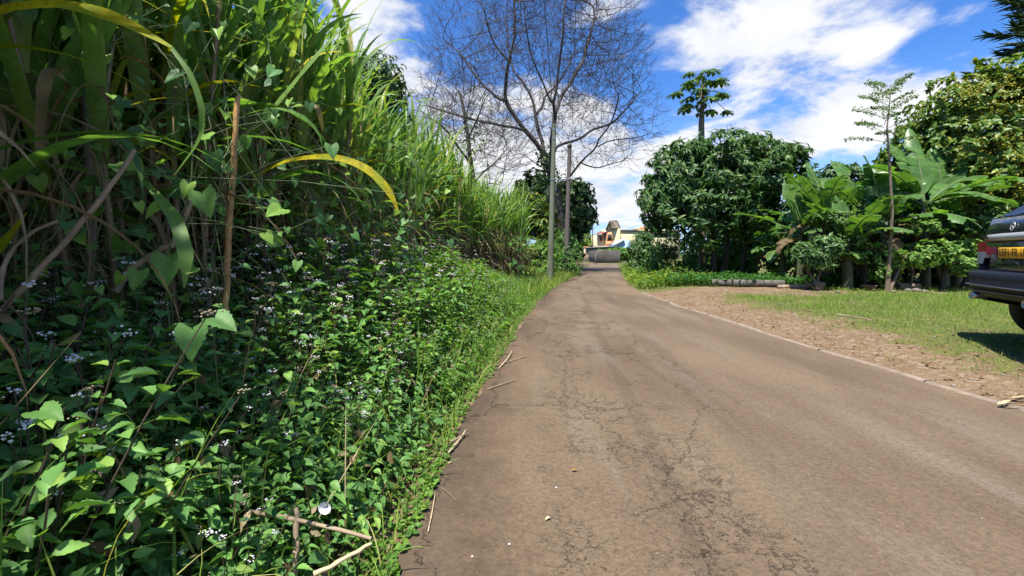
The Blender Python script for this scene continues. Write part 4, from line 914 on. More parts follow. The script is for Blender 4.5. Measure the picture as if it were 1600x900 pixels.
# the big leafless tree
def big_bare():
    ln = [[(2.85+.1,28,-.1) and np.array([2.75,28,-.1]), P(872,345,28), P(862,283,28)],
      [(862,283,28),(853,247,28),(837,223,27.8),(817,200,27.5),(800,177,27.2),(787,160,27),(790,127,26.8),(797,97,26.5),(800,73,26.2),(807,33,26),(806,-10,26)],
      [(817,203,27.5),(793,200,26.8),(763,190,26),(733,187,25.5),(707,177,25.2),(680,170,25),(655,165,25)],
      [(787,160,27),(763,143,27.5),(747,123,28),(730,100,28.5),(707,73,29),(690,60,29.2)],
      [(797,97,26.5),(775,75,26),(760,40,25.5),(755,5,25.2)],
      [(853,247,28),(843,213,28.8),(838,180,29.5),(833,153,30),(817,130,30.6),(803,113,31),(795,80,31.5),(790,30,32)],
      [(862,283,28),(861,240,27),(865,200,26),(865,160,25.3),(853,137,24.8),(837,110,24.3),(827,73,24),(820,33,23.6),(818,-10,23.4)],
      [(865,200,26),(870,173,26.4),(880,147,27),(900,117,27.6),(913,83,28),(925,45,28.4),(930,10,28.6)],
      [(865,160,25.3),(872,120,25),(876,80,24.5),(880,40,24),(884,-10,24)],
      [(861,240,27),(868,230,27.2),(903,220,28),(930,203,28.6),(963,190,29.2),(987,160,29.6),(1000,140,30)],
      [(870,300,28),(887,280,28),(907,253,27.6),(930,230,27.2),(953,217,27),(987,217,26.6),(1020,207,26.3)],
      [(930,230,27.2),(945,205,26),(960,180,25.4),(970,150,25)],
      [(872,310,28),(850,262,26.5),(833,247,26),(815,240,25.6),(800,238,25)],
      [(874,330,28),(850,312,26),(815,296,25),(785,290,24.5),(765,280,24.2)],
      [(907,253,27.6),(925,262,29),(950,260,30),(975,250,31)],
      [(838,180,29.5),(860,140,31),(885,110,32),(905,60,33)]]
    ln[0][0] = np.array([2.75,28,-.1])
    nodes, par = limbs(ln); nfix = len(nodes)
    s = 28/F
    env = [(P(835,110,28), (7.0,5.5,6.4)), (P(720,150,26.5), (3.4,3.4,3.0)), (P(965,200,28.5),(3.0,3.4,2.7)), (P(870,20,28),(5.2,5,3.6)), (P(925,120,28),(3.6,4,3.4))]
    Nn, pr = colonize(nodes, par, env, natt=15000, step=.22, infl=2.0, kill=.26, iters=100, up=.05, shell=.15)
    thick, thin = skeleton_mesh(Nn, pr, .0075, 2.4, .085, 10); fan_twigs(thin, Nn, pr, P(850,250,28), .75, .0068)
    loc = np.array([2.75,28,0.]); e = empty('bare_tree', loc, label='huge leafless tree with a wide round crown of fine twigs rising behind the two poles', cat='tree')
    # a flared base
    V, Fq = tube(np.array([[2.75,28,-.2],[2.78,28,1.2],P(872,345,28),P(862,290,28)]), [.78,.55,.46,.42], 12); thick.add(V, Fq)
    local(thick, loc).build('trunk', M['bark_grey'], e); local(thin, loc).build('branches', M['twig'], e)
    # ivy on the lower trunk and hanging dead growth
    O = []; 
    for _ in range(900): u = rs.rand(); c = P(872,345,28)*(1-u)+P(850,235,28)*u; O.append(c+rs.randn(3)*np.array([.3,.3,.2]))
    O = np.array(O)-loc; G().add(*scatter(ROUND[0],ROUND[1],O,rs.randn(len(O),3)+[0,0,-.5],rs.randn(len(O),3)+[0,-1,.3],rnd(.1,.22,len(O)))).build('ivy', M['dark_tree'], e)
    a = P(893,240,27.5)-loc; n = 40; G().add(*blades(a+rs.randn(n,3)*[.12,.12,.35], rnd(0,6.28,n), rnd(R(-60),R(-20),n), rnd(.5,1.3,n), rnd(.02,.05,n), rnd(R(20),R(60),n), 5, .3)).build('hanging_dead_growth', M['cane_dry'], e)
big_bare()
def second_bare():
    ln = [[np.array([-1.95,22,0.]), P(745,330,22), P(741,293,22),P(735,253,22),P(732,213,22),P(728,190,22),P(722,160,22.2),P(715,130,22.4)],
      [P(735,253,22),P(718,230,21.5),P(712,218,21.3),P(690,195,21),P(670,185,20.7)],
      [P(741,293,22),P(715,275,22.6),P(690,262,23),P(665,240,23.3),P(650,225,23.5)],
      [P(742,300,22),P(763,277,21.6),P(790,296,21),P(815,300,20.8)],
      [P(732,213,22),P(748,185,21.2),P(758,155,21),P(765,130,20.8)],
      [P(741,285,22),P(765,262,23),P(785,240,23.6),P(800,225,24)],
      [P(728,190,22),P(700,165,22.8),P(680,140,23.2)]]
    nodes, par = limbs(ln)
    env = [(P(725,215,22), (3.0,2.6,2.4)), (P(675,230,22.5),(1.6,1.8,1.8)), (P(775,250,22),(1.5,1.6,1.5))]
    Nn, pr = colonize(nodes, par, env, natt=3600, step=.2, infl=2.0, kill=.27, iters=60, up=.05, shell=.3)
    n0 = sum(1 for i in range(len(nodes)) if abs(nodes[i][0]+2.0) < 1.0 and par[i] == i-1 and i < 30)
    fx = np.zeros(len(Nn)); fx[:n0] = np.linspace(.17,.06,n0); thick, thin = skeleton_mesh(Nn, pr, .0075, 2.4, .055, 8, fx); fan_twigs(thin, Nn, pr, P(738,290,22), .55, .0055); loc = np.array([-1.95,22,0]); e = empty('bare_tree', loc, label='smaller leafless tree with a straight dark trunk rising out of the cane', cat='tree')
    local(thick, loc).build('trunk', M['bark_dark'], e); local(thin, loc).build('branches', M['twig'], e)
    O = P(735,215,22)+rs.randn(160,3)*[.35,.3,.55]-loc; G().add(*scatter(OVATE[0],OVATE[1],O,rs.randn(160,3),rs.randn(160,3)+[0,0,1],rnd(.1,.2,160))).build('leaf_tuft', M['dark_tree'], e)['kind'] = 'stuff'
second_bare()
def L(px, py, Y, r): return (P(px,py,Y), r)
# mango tree
leafy_tree('mango_tree', (7.75,17.2,0), [L(1130,265,17.3,(2.0,1.8,1.4)),L(1060,280,17,(1.25,1.3,1.2)),L(1195,275,17.2,(1.5,1.4,1.35)),L(1150,235,17.6,(1.3,1.3,.75)),L(1045,320,16.8,(1.0,1.1,1.2)),L(1225,250,17.8,(.75,.9,.6)),L(1105,330,16.6,(1.6,1.2,1.1)),L(1200,325,17.4,(1.2,1.1,.7)),L(1085,235,17.6,(.6,.7,.4)),L(1160,330,16.9,(1.3,1.1,.8))],
   [((7.6,17.2,-.1),P(1110,330,17.2),.13),((7.9,17.4,-.1),P(1150,330,17.4),.11),((8.6,17.2,-.1),P(1170,335,17.3),.09),((7.0,17.0,-.1),P(1075,330,17),.08)],
   'mango', 'dark dense mango tree with drooping long leaves at the left of the dirt lot', 'mango tree', dens=17, n=11, size=.27, gap=.3, droop=.9, tilt=.25)
# orchard shrubs either side of it
shr = [('shrub', (6.15,21.5,0), [L(1000,390,21.5,(.5,.7,.7)),L(1012,400,21,(.5,.6,.6)),L(994,418,21.2,(.4,.5,.4)),L(1006,374,21.8,(.35,.5,.4))], 'mango', 'dark drooping leaved bush at the bend right of the lane', .22, 'dense'),
 ('shrub', (6.9,18.5,0), [L(1045,400,18.5,(.9,.9,.9)),L(1030,425,18,(.7,.7,.6)),L(1070,395,18.2,(.8,.8,.9)),L(1085,425,17.4,(.7,.7,.6))], 'shrub', 'olive green bush filling the foot of the mango tree on its left', .16, 'mid'),
 ('shrub', (9.3,18.8,0), [L(1185,400,19.5,(1.1,.9,1.0)),L(1215,385,20,(1,.9,1.1)),L(1150,405,19.6,(1.1,.9,.8))], 'weed_light', 'bright green bush seen through under the mango tree', .2, 'mid'),
 ('shrub', (2.95,24.4,0), [L(890,400,24.6,(.75,.9,1.0)),L(882,378,25,(.55,.8,.8)),L(893,425,23.5,(.45,.7,.5)),L(875,415,23.5,(.6,.7,.7)),L(870,395,24.5,(.6,.8,.9))], 'shrub', 'tall dark hedge bush at the left of the lane behind the nearer pole', .14, 'dense'),
 ('shrub', (1.3,21,0), [L(830,410,21,(.9,.9,.8)),L(850,400,21,(.7,.8,.7)),L(845,425,19.5,(.6,.6,.5))], 'weed_light', 'light green bush between the far cane and the nearer pole', .14, 'mid')]
for (nm, loc, lobes, mt, lab, sz, _) in shr:
    leafy_tree(nm, loc, lobes, [((loc[0],loc[1],-.05),(loc[0],loc[1],.9),.05),((loc[0]+.3,loc[1]+.1,-.05),(loc[0]+.4,loc[1],.8),.04)], mt, lab, 'bush', dens=34, n=7, size=sz, gap=.28, T=OVATE if 'light' in mt else LANCE, droop=.6, inner=.5)
# round evergreen behind the big trunk
leafy_tree('evergreen_tree', (3.6,31,0), [L(897,325,31,(1.4,1.6,1.6)),L(885,310,31.5,(1.3,1.5,1.3)),L(908,340,30.6,(.9,1.2,1.0)),L(840,320,31,(1.8,1.8,1.5)),L(835,290,31.5,(1.2,1.4,1.0)),L(865,345,32,(2.0,1.8,1.6)),L(905,300,31.5,(.9,1,.8)),L(875,380,31,(1.5,1.5,1.5))],
   [((3.8,31,-.1),P(880,350,31),.3),((3.0,31.4,-.1),P(845,340,31),.2)], 'dark_tree', 'round dark evergreen tree behind the trunk of the huge leafless tree', 'tree', dens=13, n=8, size=.3, gap=.3, T=OVATE)
leafy_tree('bushy_tree', (1.0,27,0), [L(820,320,27,(1.2,1.3,1.0)),L(795,340,27,(1.3,1.3,1.0)),L(835,350,27,(1.3,1.3,1.2)),L(775,360,27,(1.4,1.3,1.0))], [((.6,27,-.1),P(815,345,27),.15)], 'yellow_tree', 'yellowish green bushy tree showing above the far end of the cane', 'tree', dens=14, n=8, size=.24, gap=.3, T=OVATE)
leafy_tree('evergreen_tree', (-6.5,16,0), [L(600,130,16,(.8,1.2,.8)),L(580,170,16.5,(1.2,1.4,1.3)),L(615,200,16,(.6,1.0,1.1)),L(560,120,17,(1.0,1.2,.7)),L(610,250,16.5,(.8,1,1.0))], [((-5.2,16.5,-.1),P(585,200,16.5),.18)], 'dark_tree', 'dark evergreen tree showing behind the cane tops at the left', 'tree', dens=22, n=9, size=.2, gap=.25)
# trees seen far off over the cane
for i,(px,py,Y,w_,h_,mt,lab) in enumerate(((705,345,48,5,2.6,'dark_tree','distant dark tree seen through the twigs of the smaller leafless tree'),(640,330,46,5,3.2,'yellow_tree','distant green tree behind the middle stretch of cane'),(775,340,50,4,3.0,'dark_tree','distant dark tree left of the huge trunk'),(915,382,82,3.2,1.6,'yellow_tree','small far green tree left of the yellow house'),(926,388,86,2.2,1.6,'weed_light','pale green banana like clump beside the far gate'),(903,380,84,3.0,2.4,'yellow_tree','far green tree at the end of the lane'))):
    c = P(px,py,Y); lob = [(c+rs.randn(3)*[w_*.35,.6,h_*.25], (w_*.45,w_*.4,h_*.5)) for _ in range(5)]
    leafy_tree('distant_tree', (c[0],Y,0), lob, [((c[0],Y,-.1),(c[0],Y,c[2]),.22)], mt, lab, 'tree', dens=5.5, n=7, size=.5, gap=.25, T=OVATE)
# big bushy tree with yellow blossom at the right
lob = [L(1500,175,15.5,(1.4,1.5,1.2)),L(1560,150,15.2,(1.7,1.6,1.2)),L(1620,180,14.6,(2.0,1.7,1.7)),L(1455,215,15.8,(1.0,1.2,.9)),L(1540,230,14.9,(1.7,1.4,1.5)),L(1600,260,14.2,(1.6,1.3,1.5)),L(1480,270,15.6,(1.4,1.3,1.2)),L(1560,320,14.2,(1.2,1.1,1.2)),L(1420,250,16.4,(.9,1,.8)),L(1520,340,15,(1.3,1.1,1.0)),L(1640,330,13.8,(1.5,1.4,1.6)),L(1680,200,15,(2.0,2.0,2.0)),L(1700,330,15,(1.8,1.6,1.8))]
e, O, D = leafy_tree('bushy_tree', (16.0,15.5,0), lob, [((15.8,15.6,-.1),P(1560,260,15.4),.25),((17.2,15.4,-.1),P(1640,260,15.2),.2)], 'yellow_tree', 'large rounded tree with yellow blossom behind the parked car', 'tree', dens=15, n=9, size=.2, gap=.25, T=OVATE, droop=.4)
k = (O[:,1] < 14.9) & (vnoise(O[:,0]*.9+O[:,2], O[:,2]*.8, 1.3) > .46) & (rs.rand(len(O)) < .7); Ob = O[k]; loc = np.array([16.0,15.5,0.])
Ob = Ob + unit(D[k])*.1
m_ = 26; q = (Ob[:,None]+rs.randn(len(Ob),m_,3)*.11).reshape(-1,3)-loc; G().add(*scatter(SMALL[0],SMALL[1],q,rs.randn(len(q),3)+[0,-.3,.6],rs.randn(len(q),3)+[0,0,1],rnd(.05,.1,len(q)))).build('blossom', M['blossom'], e)
# conifer whose drooping branches hang into the top right corner
def conifer():
    loc = np.array([22.3,17.0,0.]); e = empty('conifer_tree', loc, label='dark conifer with long drooping branchlets in the top right corner', cat='tree')
    g = G(); capped(g, [[0,0,-.1],[0,0,7],[.05,0,12],[0,0,16]], [.3,.24,.14,.04], 10); g.build('trunk', M['bark_dark'], e); bg = G(); ng = G()
    for lv in np.arange(7.6, 15.5, .38):
        for a in rnd(0,6.28)+np.arange(6)*1.047:
            Lb = 3.9*(1-(lv-7.6)/12)*rnd(.85,1.1); s = np.linspace(0,1,9)[:,None]; dr = np.array([math.cos(a),math.sin(a),0]); C = np.array([0,0,lv])+dr*Lb*s+np.array([0,0,1])*Lb*(-.1*s+.22*s**3); V, Fq = tube(C, .04*(1-.7*s[:,0]), 5); bg.add(V, Fq)
            n = int(60*Lb/3); u = rnd(.2,1,n); B = np.stack([np.interp(u,s[:,0],C[:,i]) for i in range(3)],-1); az = math.pi/2-a+np.where(rs.rand(n)<.5,1,-1)*rnd(.4,1.0,n)
            ng.add(*blades(B, az, rnd(R(5),R(35),n), rnd(.35,.75,n), rnd(.05,.08,n), rnd(R(-10),R(30),n), 5, 1.4, roll=rs.randn(n)*1.2))
            ng.add(*blades(B, az, rnd(R(-5),R(35),n), rnd(.35,.75,n), rnd(.05,.08,n), rnd(R(-10),R(30),n), 5, -1.4, roll=1.57+rs.randn(n)*.5))
    bg.build('branches', M['bark_dark'], e); ng.build('foliage', M['pine'], e)
conifer()
# papaya
def papaya_leaf(g, gs, base, az, Lp, el, size):
    d = np.array([math.sin(az)*math.cos(el), math.cos(az)*math.cos(el), math.sin(el)]); s = np.linspace(0,1,6)[:,None]; C = base+d*Lp*s-np.array([0,0,1])*Lp*.28*s**2; V, Fq = tube(C, .014, 4); gs.add(V, Fq)
    tip = C[-1]; fwd = unit(d*[1,1,0]); sd_ = np.array([fwd[1],-fwd[0],0]); 
    for k, a in enumerate(np.linspace(-2.5,2.5,7)):
        q = fwd*math.cos(a)+sd_*math.sin(a)-np.array([0,0,.35+.25*rs.rand()]); ln = size*(1-.28*abs(a)/2.5); g.add(*scatter(LANCE[0]*[1.6,1,1],LANCE[1],[tip],[q],[np.array([0,0,1.])+fwd*.4],ln))
        for f in (.45,.7):
            for sgn in (-1,1): g.add(*scatter(LANCE[0]*[1.5,1,1],LANCE[1],[tip+unit(q)*ln*f],[q+sgn*.8*np.cross(unit(q),[0,0,1])],[[0,0,1.]],ln*.42))
def papaya(loc, htop, label, n=22, size=.5):
    loc = np.array(loc,float); e = empty('papaya_tree', loc, label=label, cat='papaya tree'); g = G(); capped(g, [[0,0,-.1],[.02,0,htop*.4],[.0,0,htop*.8],[.05,0,htop]], [.17,.15,.12,.07], 10); g.build('trunk', M['bark_pale'], e)
    gl = G(); gs = G(); b = np.array([.05,0,htop])
    for i in range(n): papaya_leaf(gl, gs, b+np.array([0,0,-.35*(i/n)]), i*2.4, rnd(.6,1.15), R(72-100*i/n), size*rnd(.75,1.05))
    gs.build('leaf_stalks', M['stem'], e); gl.build('leaves', M['papaya'], e)
    for i in range(16):
        a = i*2.4; z = htop-.25-.07*i; gf = G(); c = np.array([math.cos(a)*.2,math.sin(a)*.2,z]); q = ball(np.zeros((1,3)),[1.0]); V = q[0]*np.array([.09,.09,.13])+c; gf.add(V, q[1]); gf.build('papaya_fruit', M['papaya_fruit'], e)
papaya((P(1096,300,20)[0],20,0), P(1098,135,20)[2], 'tall papaya tree with green fruit rising above the mango tree', n=20, size=.52)
# feathery young tree
def moringa():
    loc = np.array([P(1386,460,12.2)[0],12.2,.12]); e = empty('feathery_tree', loc, label='tall thin young tree with feathery leaves standing in front of the bananas', cat='young tree')
    g = G(); C = np.array([P(1386,470,12.2),P(1390,400,12.2),P(1394,330,12.2),P(1390,260,12.1),P(1386,200,12.1),P(1390,160,12.1),P(1392,138,12.1)])-loc; C[0][2] = -.1
    capped(g, C, [.065,.045,.038,.03,.02,.012,.005], 8); g.build('trunk', M['bark_pale'], e)
    b2 = G(); s = P(1418,395,12.3)-loc; capped(b2, [[.1,.05,.0],[.35,.1,.5],s], [.05,.04,.025], 7); b2.build('side_trunk', M['bark_pale'], e)
    bg = G(); lg = G()
    def frond(a, dirv, Lf):
        s = np.linspace(0,1,7)[:,None]; K = a+np.array(dirv)*Lf*s-np.array([0,0,1])*Lf*.25*s**2; V, Fq = tube(K, .007*(1-.6*s[:,0]), 4); bg.add(V, Fq)
        for u in np.linspace(.3,1,7):
            p = np.array([np.interp(u,s[:,0],K[:,i]) for i in range(3)])
            for sg in (-1,1):
                side = unit(np.cross(dirv,[0,0,1]))*sg; q = p+ (unit(dirv)*.5+side)*.17*(1.2-u*.6)
                m2 = 11; w = rs.rand(m2,1); O = p*(1-w)+q*w; lg.add(*scatter(ROUND[0],ROUND[1],O+rs.randn(m2,3)*.018,rs.randn(m2,3)+side,np.array([0,0,1.])+rs.randn(m2,3)*.3,rnd(.03,.05,m2)))
    for i in range(20):
        u = i/19; z = np.interp(u,[0,1],[C[4][2]*.9, C[6][2]]); x = np.interp(z, C[:,2], C[:,0]); a = i*2.4; frond(np.array([x,0,z]), unit(np.array([math.cos(a),math.sin(a),.5+.6*u])), .95-.25*u)
    bg.build('branches', M['bark_pale'], e); lg.build('leaves', M['moringa'], e)
moringa()
# bananas
def banana_leaf(Lf, Wf, az, el0, droop, base, torn=.5):
    n = 22; s = np.linspace(0,1,n+1); el = el0-droop*s**1.7; d = np.stack([np.cos(el)*math.sin(az), np.cos(el)*math.cos(az), np.sin(el)],-1)
    C = base+np.concatenate([[[0,0,0]], np.cumsum(d[:-1]*Lf/n,0)]); side = np.array([math.cos(az),-math.sin(az),0]); N = np.cross(side, d)
    w = Wf/2*np.sin(np.pi*np.clip((s-.13)/.87,0,1)**.75)**.6; g = G()
    V, Fq = tube(C, .026*(1-.8*s)+.004, 5); mid = (V, Fq)
    for sg in (-1,1):
        sag = 0
        for i in range(n):
            if s[i] < .12: continue
            tear = rs.rand() < torn
            if tear: sag = abs(rs.randn())*.45
            gapf = .12 if tear else 0
            rows = []
            for (k, fr) in ((i, gapf), (i+1, 0)):
                c = C[k]+ (C[min(k+1,n)]-C[k])*fr*.6; r_ = []
                for f in (0,.5,1.0):
                    sl = (.25*f - sag*f*f); r_.append(c+sg*side*w[k]*f*math.cos(sag*f*.7)+N[k]*w[k]*sl*(1 if f else 0)+d[k]*w[k]*.35*f)
                rows.append(r_)
            V = rows[0]+rows[1]; g.add(V, [(0,1,4,3),(1,2,5,4)] if sg > 0 else [(3,4,1,0),(4,5,2,1)])
    return g, mid
def banana(loc, h, leaves, label, dry=3, sc=1.0):
    loc = np.array(loc,float); e = empty('banana_plant', loc, label=label, cat='banana plant', group='banana plants behind the lot')
    g = G(); capped(g, [[0,0,-.1],[.03,0,h*.5],[0,.03,h]], [.14*sc,.11*sc,.07*sc], 10); g.build('pseudostem', M['pseudo'], e)
    ribs = G()
    for (az, el, L_, W_, dr, torn) in leaves:
        lg, mid = banana_leaf(L_*sc, W_*sc, az, el, dr, np.array([0,0,h-.05]), torn); ribs.add(*mid); lg.build('leaf', M['banana'], e)
    ribs.build('leaf_ribs', M['stem'], e)
    for i in range(dry):
        lg, mid = banana_leaf(1.3*sc, .35*sc, rnd(0,6.28), R(20), R(120), np.array([0,0,h*rnd(.7,.95)]), .9); lg.build('dry_leaf', M['banana_dry'], e)
def bl(n, el=(45,84), Lr=(1.6,2.3), W=(.6,.8), dr=(25,95), torn=.65):
    return [(i*2.4+rnd(-.3,.3), R(rnd(*el)), rnd(*Lr), rnd(*W), R(rnd(*dr)), torn) for i in range(n)]
bs = [((P(1290,460,14)[0],14,.1),2.0,[(-.3,R(82),2.1,.75,R(30),.25),(.5,R(74),1.9,.7,R(50),.4),(-1.2,R(76),1.8,.7,R(35),.4)]+bl(5),'banana plant with two upright pale leaves just right of the mango tree',1.0),
 ((P(1265,460,15.3)[0],15.3,.1),1.5,bl(8,(10,55),(1.5,2.1),(.45,.6),(40,110),.5),'banana plant with glossy drooping leaves low beside the mango tree',1.0),
 ((P(1222,460,16)[0],16,.1),1.2,bl(8,(5,60),(1.3,1.9),(.4,.55),(40,110),.5),'low spreading banana plant partly behind the mango trunks',.9),
 ((P(1345,460,14.4)[0],14.4,.1),2.4,[(-.5,R(78),2.0,.7,R(40),.3),(1.9,R(60),1.7,.6,R(60),.5)]+bl(6,(20,75)),'banana plant behind the thin feathery tree with browned upper leaves',1.0),
 ((P(1445,460,13.4)[0],13.4,.1),2.5,[(.25,R(80),2.6,.62,R(22),.35),(1.5,R(40),2.2,.8,R(45),.35),(-1.4,R(58),2.2,.75,R(70),.3),(-.5,R(76),2.3,.75,R(35),.3),(1.9,R(18),2.2,.75,R(60),.4),(2.9,R(25),1.8,.7,R(80),.3)]+bl(3,(10,40)),'tallest banana plant with one broad leaf standing straight up',1.0),
 ((P(1400,460,14.6)[0],14.6,.1),2.3,[(-.6,R(82),1.7,.6,R(20),.3)]+bl(6,(20,70)),'banana plant just behind and left of the tallest banana plant',1.0),
 ((P(1475,460,14.4)[0],14.4,.1),2.6,[(.1,R(84),2.0,.7,R(25),.3),(1.2,R(70),2.2,.75,R(50),.4)]+bl(6,(25,80)),'banana plant behind and right of the tallest banana plant',1.0),
 ((P(1495,460,13.6)[0],13.6,.1),1.5,bl(8,(15,60),(1.6,2.2),(.55,.7),(50,110),.4),'banana plant with long drooping leaves left of the parked car',1.0),
 ((P(1320,460,13.1)[0],13.1,.1),1.0,bl(6,(10,65),(1.0,1.5),(.3,.42),(40,100),.4),'small young banana plant behind the grey pot',.8),
 ((P(1325,460,12.9)[0],12.9,.1),1.3,[(-.4,R(84),1.6,.6,R(20),.2),(3.3,R(55),1.8,.7,R(80),.5),(2.6,R(40),1.7,.65,R(80),.4),(-1.4,R(70),1.6,.6,R(50),.4)]+bl(3),'banana plant with a dark curled leaf standing in front of its taller neighbours',.95),
 ((P(1380,460,13.5)[0],13.5,.1),1.9,[(-.9,R(84),2.2,.85,R(18),.25),(.4,R(80),2.1,.8,R(30),.3),(3.4,R(50),2.0,.8,R(90),.5)]+bl(3,(20,70)),'banana plant with two broad leaves standing up behind the thin feathery tree',1.0),
 ((P(1250,460,14.4)[0],14.4,.1),1.7,[(-.2,R(84),2.0,.8,R(20),.35),(.9,R(76),1.9,.7,R(40),.5),(3.0,R(50),1.8,.7,R(90),.5)]+bl(4,(10,60)),'banana plant touching the right side of the mango tree crown',1.0)]
for a in bs: banana(*a[:4], dry=4, sc=a[4])
# young bushes in front of the bananas, and the dark growth that closes the view
fb = [((P(1420,460,12.5)[0],12.5,.1),[L(1325,350,13,(.6,.6,.22)),L(1300,340,13.2,(.6,.6,.22)),L(1320,375,12.9,(.5,.5,.2))],'moringa','feathery leaved sapling in front of the bananas left of the thin trunk'),
 ((P(1470,460,12.4)[0],12.4,.1),[L(1460,392,12.5,(.8,.7,.25)),L(1420,405,12.4,(.8,.6,.22)),L(1500,385,12.6,(.7,.6,.25)),L(1450,355,12.6,(.5,.5,.2)),L(1500,410,12.3,(.7,.6,.3))],'fresh','layered young tree with light leaves right of the thin trunk'),
 ((P(1350,460,12.8)[0],12.8,.1),[L(1345,395,12.9,(.5,.5,.3)),L(1375,400,12.6,(.45,.4,.35)),L(1385,425,12.5,(.35,.35,.25))],'fresh','leafy sapling between the grey pot and the brown pot')]
for (loc, lobes, mt, lab) in fb:
    leafy_tree('sapling', loc, lobes, [((loc[0],loc[1],0),(loc[0]+.1,loc[1],1.4),.045),((loc[0]+.15,loc[1],0),(loc[0]-.3,loc[1],1.2),.03)], mt, lab, 'sapling', dens=30, n=8, size=.12, gap=.3, T=OVATE, droop=.2)
leafy_tree('sapling', (P(1278,440,12.6)[0],12.6,.3), [L(1262,395,12.7,(.45,.4,.3)),L(1290,385,12.7,(.4,.4,.3)),L(1280,405,12.5,(.4,.3,.25))], [(P(1278,452,12.6),P(1262,410,12.6),.03),(P(1278,452,12.6),P(1290,400,12.6),.03),(P(1278,452,12.6),P(1250,420,12.6),.02)], 'papaya', 'small branching plant growing out of the grey pot', 'potted plant', dens=30, n=8, size=.2, gap=.3, bark='bark_pale')
wall_spots = [(1180,380,22),(1240,370,21),(1300,390,19),(1350,370,18.5),(1400,400,17.5),(1450,380,17),(1500,400,16.2),(1555,400,15),(1610,390,14.5),(1670,380,14.5),(1730,360,15),(1120,395,24),(1320,330,20),(1390,320,19.5),(1470,400,15.2)]
for i,(px,py,Y) in enumerate(wall_spots):
    c = P(px,py,Y); lob = [(c+rs.randn(3)*[.6,.4,.3]+[0,0,dz], (1.3,.9,.8)) for dz in (-.7,-.2,.5,.9)]
    leafy_tree('bush', (c[0],Y,0), lob, [((c[0],Y,-.1),(c[0],Y,c[2]),.1),((c[0]+.4,Y-.3,-.1),(c[0]+.6,Y-.3,c[2]-.3),.06)], 'dark_tree', 'dark bush in the shaded growth behind the bananas and the dirt lot', 'bush', dens=14, n=8, size=.2, gap=.2, T=OVATE, group='dark bushes closing the back of the lot')
for i,(px,Y,h_,r_) in enumerate(((1468,12.9,1.6,.05),(1500,13.2,1.8,.045),(1440,13.6,1.7,.04),(1340,13.6,1.6,.05),(1545,12.4,1.5,.04))):
    x = P(px,460,Y)[0]; lobs = [((x+.2,Y,h_+.4),(.7,.6,.4))]
    leafy_tree('sapling', (x,Y,.08), lobs, [((x,Y,.0),(x+.1,Y,h_),r_)], 'dark_tree', ['thin straight sapling trunk right of the stone heap','slim sapling nearer the car with a high dark crown','slim leaning sapling between the stone heap and the car','sapling trunk in the shade above the brown pot','low sapling right beside the car bumper'][i], 'sapling', dens=20, n=8, size=.16, T=OVATE)
# distant wood closing the horizon
g = G()
for a in np.arange(0, 2*math.pi, .022):
    Rr = rnd(120,150)*(1 if abs(((a+math.pi)%(2*math.pi))-math.pi) > .0 else 1); x, y = math.sin(a)*Rr, math.cos(a)*Rr+10; n = 26; hh = rnd(1.6,3.4) if abs(x/max(y,1)-.17) < .12 and y > 0 else rnd(3,7)
    O = np.stack([x+rs.randn(n)*2.2, y+rs.randn(n)*2, rs.rand(n)*hh],-1); g.add(*scatter(OVATE[0],OVATE[1],O,rs.randn(n,3),rs.randn(n,3)+[-x/Rr,-y/Rr,1],rnd(1.2,2.6,n)))
o = g.build('far_wood', M['dark_tree']); tag(o, 'low line of far trees on the horizon', 'wood', kind='stuff')

# ------------------------------------------------------------------ poles, wires, lamp
b = PG(858,442); b = np.array([P(859,440,18)[0],18,0.]); tp = P(866,193,18)
e = empty('utility_pole', b, label='nearer pale green concrete pole with the street lamp, left of the lane', cat='utility pole')
g = G(); V8 = np.linspace(0,1,8)[:,None]; capped(g, np.array([0,0,-.2])*(1-V8)+(tp-b)*V8, .13*(1-.42*V8[:,0]), 10); g.build('pole', M['pole_conc'], e)
g = G(); arm = np.array([P(868,298,17.9),P(869,288,17.9),P(876,283,17.8),P(889,281,17.7)])-b; V, Fq = tube(arm, .022, 7); g.add(V, Fq); g.build('lamp_arm', M['metal_grey'], e)
g = G(); a0, a1 = P(886,281,17.7)-b, P(908,276,17.5)-b; s = np.linspace(0,1,7)[:,None]; V, Fq = tube(a0*(1-s)+a1*s, np.array([.03,.06,.075,.08,.08,.07,.02]), 8); V = V.copy(); zc = (a0[2]+a1[2])/2; V[:,2] = zc+(V[:,2]-zc)*.8; g.add(V, Fq); lh = g.build('lamp_head', M['metal_grey'], e)
g = G(); box(g, (a0*.35+a1*.65)-[0,0,.055], (.42,.1,.035), rot=None, bev=.01); g.build('lamp_lens', M['lamp_glass'], lh)
for z_ in (tp[2]-.25, tp[2]-.6, tp[2]-2.2):
    g = G(); r_ = .085+ (tp[2]-z_)*.01; capped(g, [[(tp-b)[0]*z_/tp[2],0,z_-.03],[(tp-b)[0]*z_/tp[2],0,z_+.03]], [r_,r_], 10); g.build('clamp', M['metal_grey'], e)
b2 = np.array([P(884,400,24)[0],24,0.]); tp2 = P(890,230,24)
e = empty('utility_pole', b2, label='farther grey weathered pole behind the street lamp, next to the huge trunk', cat='utility pole')
g = G(); capped(g, np.array([0,0,-.2])*(1-V8)+(tp2-b2)*V8, .145*(1-.35*V8[:,0]), 9); g.build('pole', M['pole_wood'], e)
g = G(); capped(g, [(tp2-b2)+[0,0,-.02],(tp2-b2)+[0,0,.12]], [.13,.12], 8); g.build('pole_cap', M['rubber'], e)
g = G(); capped(g, [(tp2-b2)+[0,-.12,-.5],(tp2-b2)+[.22,-.12,-.5]], [.03,.03], 6); g.build('bracket', M['metal_grey'], e)
